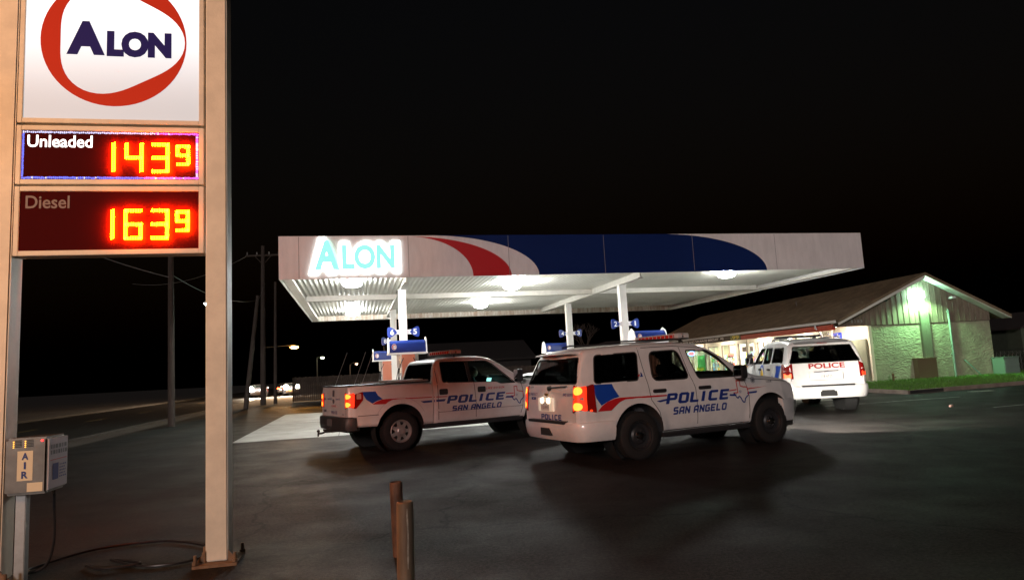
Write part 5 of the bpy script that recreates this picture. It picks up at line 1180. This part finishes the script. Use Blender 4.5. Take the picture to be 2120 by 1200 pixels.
# dark wooden fence
fn=thing('wooden_fence','tall dark board fence running behind the canopy from the road','fence',(-17.2,52.2,0),math.atan2(7.5,30))
b=MB(); rg=random.Random(8)
x=0
while x<44: b.box((x,-.012,.04),(x+.145,.012,1.86+rg.uniform(-.03,.03))); x+=.155
b.build('board',mat('fence_wood',(.05,.036,.026),.9,noise=.4,nscale=3),fn,smooth=0)
b=MB()
for x in range(0,45,3): b.box((x,.013,0),(x+.1,.11,1.8))
b.build('post',WOOD,fn,smooth=0)
hs=thing('house','dark low gabled house beyond the wooden fence','house',(-12,66,0),.25)
b=MB(); b.box((0,0,0),(14,9,2.7)); b.build('wall',mat('dark_house_wall',(.014,.012,.011),.9),hs); b=MB(); b.prism([(-.5,2.6),(4.5,4.6),(9.5,2.6),(9.5,2.75),(4.5,4.75),(-.5,2.75)],-.5,14.5,'x'); b.build('roof',mat('dark_house_roof',(.012,.009,.008),.9),hs)
b=MB(); b.box((3,-.03,1),(4.2,-.001,2.1)); b.build('window',emis('house_window',(1,.25,.12),.5),hs)
b=MB(); b.box((1.2,-.25,1.6),(1.5,-.001,1.75)); b.build('porch_lamp',emis('house_lamp',(1,.6,.4),3),hs)
def tree(label,x,y,h,seed,leaf=False):
    t=thing('tree',label,'tree',(x,y,0),0,'trees beyond the forecourt'); rg=random.Random(seed); tr=MB(); br=MB(); lf=MB()
    def grow(p,d,l,r,k):
        q=p+d*l; (tr if k==0 else br).tube([p,p+d*l*.5+Vector((rg.uniform(-.06,.06),rg.uniform(-.06,.06),0))*l,q],[r,r*.85,r*.7],6 if k<3 else 4)
        if k>=5 or r<.008:
            if leaf:
                for _ in range(10):
                    c=q+Vector([rg.gauss(0,.35) for _ in range(3)]); a=Vector([rg.uniform(-1,1) for _ in range(3)]).normalized()*.13; b_=a.orthogonal()*1.0; lf.add([c-a,c+b_*.6,c+a,c-b_*.6],[(0,1,2,3)])
            return
        for i in range(3 if k<4 else 2):
            e=(d+Vector([rg.uniform(-.75,.75),rg.uniform(-.75,.75),rg.uniform(-.15,.55)])).normalized(); grow(q,e,l*rg.uniform(.62,.85),r*.66,k+1)
    grow(Vector((0,0,0)),Vector((0,0,1)),h*.25,h*.017,0)
    tr.build('trunk',WOOD,t); br.build('limbs',WOOD,t)
    if leaf: lf.build('crown',mat('dark_foliage',(.05,.08,.03),.8,noise=.5,nscale=1),t,smooth=0)
tree('bare winter tree behind the 3 and 4 pump column',9,84,9,2)


# ================================================================= VEHICLES
tahoe_front(); tahoe_parked(); truck()
sedan('police_sedan','white police sedan with a roof light bar parked under the canopy between truck and SUV',(1.95,23.4,0),PI-.35+.0,PAINT,'police car',bar=True)
DKP=mat('dark_car_paint',(.05,.05,.06),.3,coat=.6)
sedan('car','dark oncoming car with two bright white headlamps on the far left road',(-29.5,78,0),-PI/2+.3,DKP,lit='front',group='cars on the road')
sedan('car','oncoming car with the most dazzling headlamps at the end of the wooden fence',(-26.6,80,0),-PI/2+.36,DKP,lit='front',group='cars on the road')
sedan('car','dark car driving away with red tail lamps on the road',(-28.6,84,0),PI/2+.23,DKP,lit='rear',group='cars on the road')

# ================================================================= PERSON (driver of the pickup)
def skin(name,verts,edges,radii,m,parent=None,sub=1,loc=None,rz=0):
    me=bpy.data.meshes.new(name); me.from_pydata(verts,edges,[]); o=bpy.data.objects.new(name,me); C.objects.link(o)
    md=o.modifiers.new('s','SKIN'); sv=me.skin_vertices[0] if me.skin_vertices else None
    if not me.skin_vertices:
        bm=bmesh.new(); bm.from_mesh(me); bm.verts.layers.skin.verify(); bm.to_mesh(me); bm.free()
    for v,r in zip(me.skin_vertices[0].data,radii): v.radius=(r,r) if not isinstance(r,tuple) else r; v.use_root=False
    me.skin_vertices[0].data[0].use_root=True
    s2=o.modifiers.new('u','SUBSURF'); s2.levels=sub; s2.render_levels=sub
    dg=bpy.context.evaluated_depsgraph_get(); dg.update(); n=bpy.data.meshes.new_from_object(o.evaluated_get(dg)); o.modifiers.clear(); o.data=n; n.name=name
    n.materials.clear(); n.materials.append(m); n.shade_smooth(); 
    if parent: o.parent=parent
    return o
SK=mat('skin',(.45,.26,.17),.6); UNI=mat('uniform_shirt',(.16,.36,.36),.8)
pr=thing('person','person in a pale blue green shirt sitting in the front of the police pickup','person',(-3.048,15.564,-.11),.554)
ox=2.5; oy=.25
skin('body',[(ox-.12,oy,1.02),(ox-.12,oy,1.22),(ox-.1,oy,1.40),(ox-.07,oy,1.50),(ox-.05,oy,1.58),(ox-.1,oy+.17,1.42),(ox+.0,oy+.23,1.2),(ox+.25,oy+.17,1.22),(ox-.1,oy-.17,1.42),(ox+.0,oy-.23,1.2),(ox+.25,oy-.17,1.22),(ox+.25,oy+.1,.98),(ox+.25,oy-.1,.98)],[(0,1),(1,2),(2,3),(3,4),(2,5),(5,6),(6,7),(2,8),(8,9),(9,10),(0,11),(0,12)],[.15,.145,.13,.065,.055,.075,.05,.035,.075,.05,.035,.09,.09],UNI,pr,2)
b=MB(); 
hv=[]; 
for i in range(13):
    th=PI*i/12
    for j in range(20):
        ph=2*PI*j/20; x,y,z=math.sin(th)*math.cos(ph),math.sin(th)*math.sin(ph),math.cos(th)
        fx=.098*x; 
        if x>.7 and abs(y)<.25 and abs(z+.05)<.3: fx+=.022
        if z<-.4: fx+=.012*(x>0)
        hv.append((ox-.02+fx,oy+.078*y*(1-.18*max(0,-z)),1.68+.122*z))
b.add(hv,[(i*20+j,i*20+(j+1)%20,(i+1)*20+(j+1)%20,(i+1)*20+j) for i in range(12) for j in range(20)])
for sy in (-1,1): b.lathe([(0,-.008),(.022,-.006),(.028,.006),(0,.008)],(ox-.03,oy+sy*.08,1.67),'y',10)
b.build('head',SK,pr)
b=MB(); b.add([(ox-.03+(x-ox+.02)*1.08,oy+(y-oy)*1.1,1.69+(z-1.68)*1.08) for x,y,z in hv[:20*6]],[(i*20+j,i*20+(j+1)%20,(i+1)*20+(j+1)%20,(i+1)*20+j) for i in range(5) for j in range(20)]); b.build('hair',mat('dark_hair',(.03,.02,.015),.7),pr)
for sy in(-1,1):
    b=MB(); c=Vector((ox+.27,oy+sy*.16,1.235)); b.prism(rrect(-.03,-.04,.03,.04,.015),-.012,.012,'z',M=Matrix.Translation(c))
    for k in range(4): b.tube([c+Vector((.02,(-.03+k*.02),.0)),c+Vector((.06,(-.03+k*.02),.012)),c+Vector((.075,(-.03+k*.02),-.012)),c+Vector((.06,(-.03+k*.02),-.03))],[.009,.009,.008,.007],6)
    b.tube([c+Vector((-.01,sy*-.035,0)),c+Vector((.03,sy*-.055,-.005)),c+Vector((.055,sy*-.05,-.015))],[.011,.01,.008],6); b.build('hand',SK,pr)

# sodium street lamp of the near roadside, behind the photographer's left shoulder (same kind as the one in view)
t=thing('street_lamp','orange sodium street lamp on a wooden pole at the near kerb behind the sign','street lamp',(-7.2,.4,0),0,'near street lamp')
b=MB(); b.cyl((0,0,0),(0,0,6.0),.15,.11,n=12); b.tube([(0,0,4.9),(.5,.1,5.3),(1.3,.2,5.4)],.04); b.build('pole',WOOD,t)
b=MB(); b.lathe([(0,.12),(.16,.09),(.24,-.02),(.22,-.05)],(1.45,.2,5.35),'z',16); b.build('lamp_head',GALV,t)
b=MB(); b.lathe([(.2,-.05),(.16,-.14),(0,-.18)],(1.45,.2,5.35),'z',16); b.build('bulb',emis('near_sodium_bulb',(1,.45,.09),60),t)
lamp('POINT','sodium_light',(1.45,.2,5.05),SODIUM,(1,.42,.12),t,.15)
# ================================================================= LAMPS of the place (light that each fixture throws)
lamp('SPOT','gable_lamp_light',SM@Vector((2.75,-.42,4.1)),1500,(.42,1,.45),None,.15,SM.to_3x3()@Vector((0,.12,-1)),spot_size=R(150),spot_blend=.6)
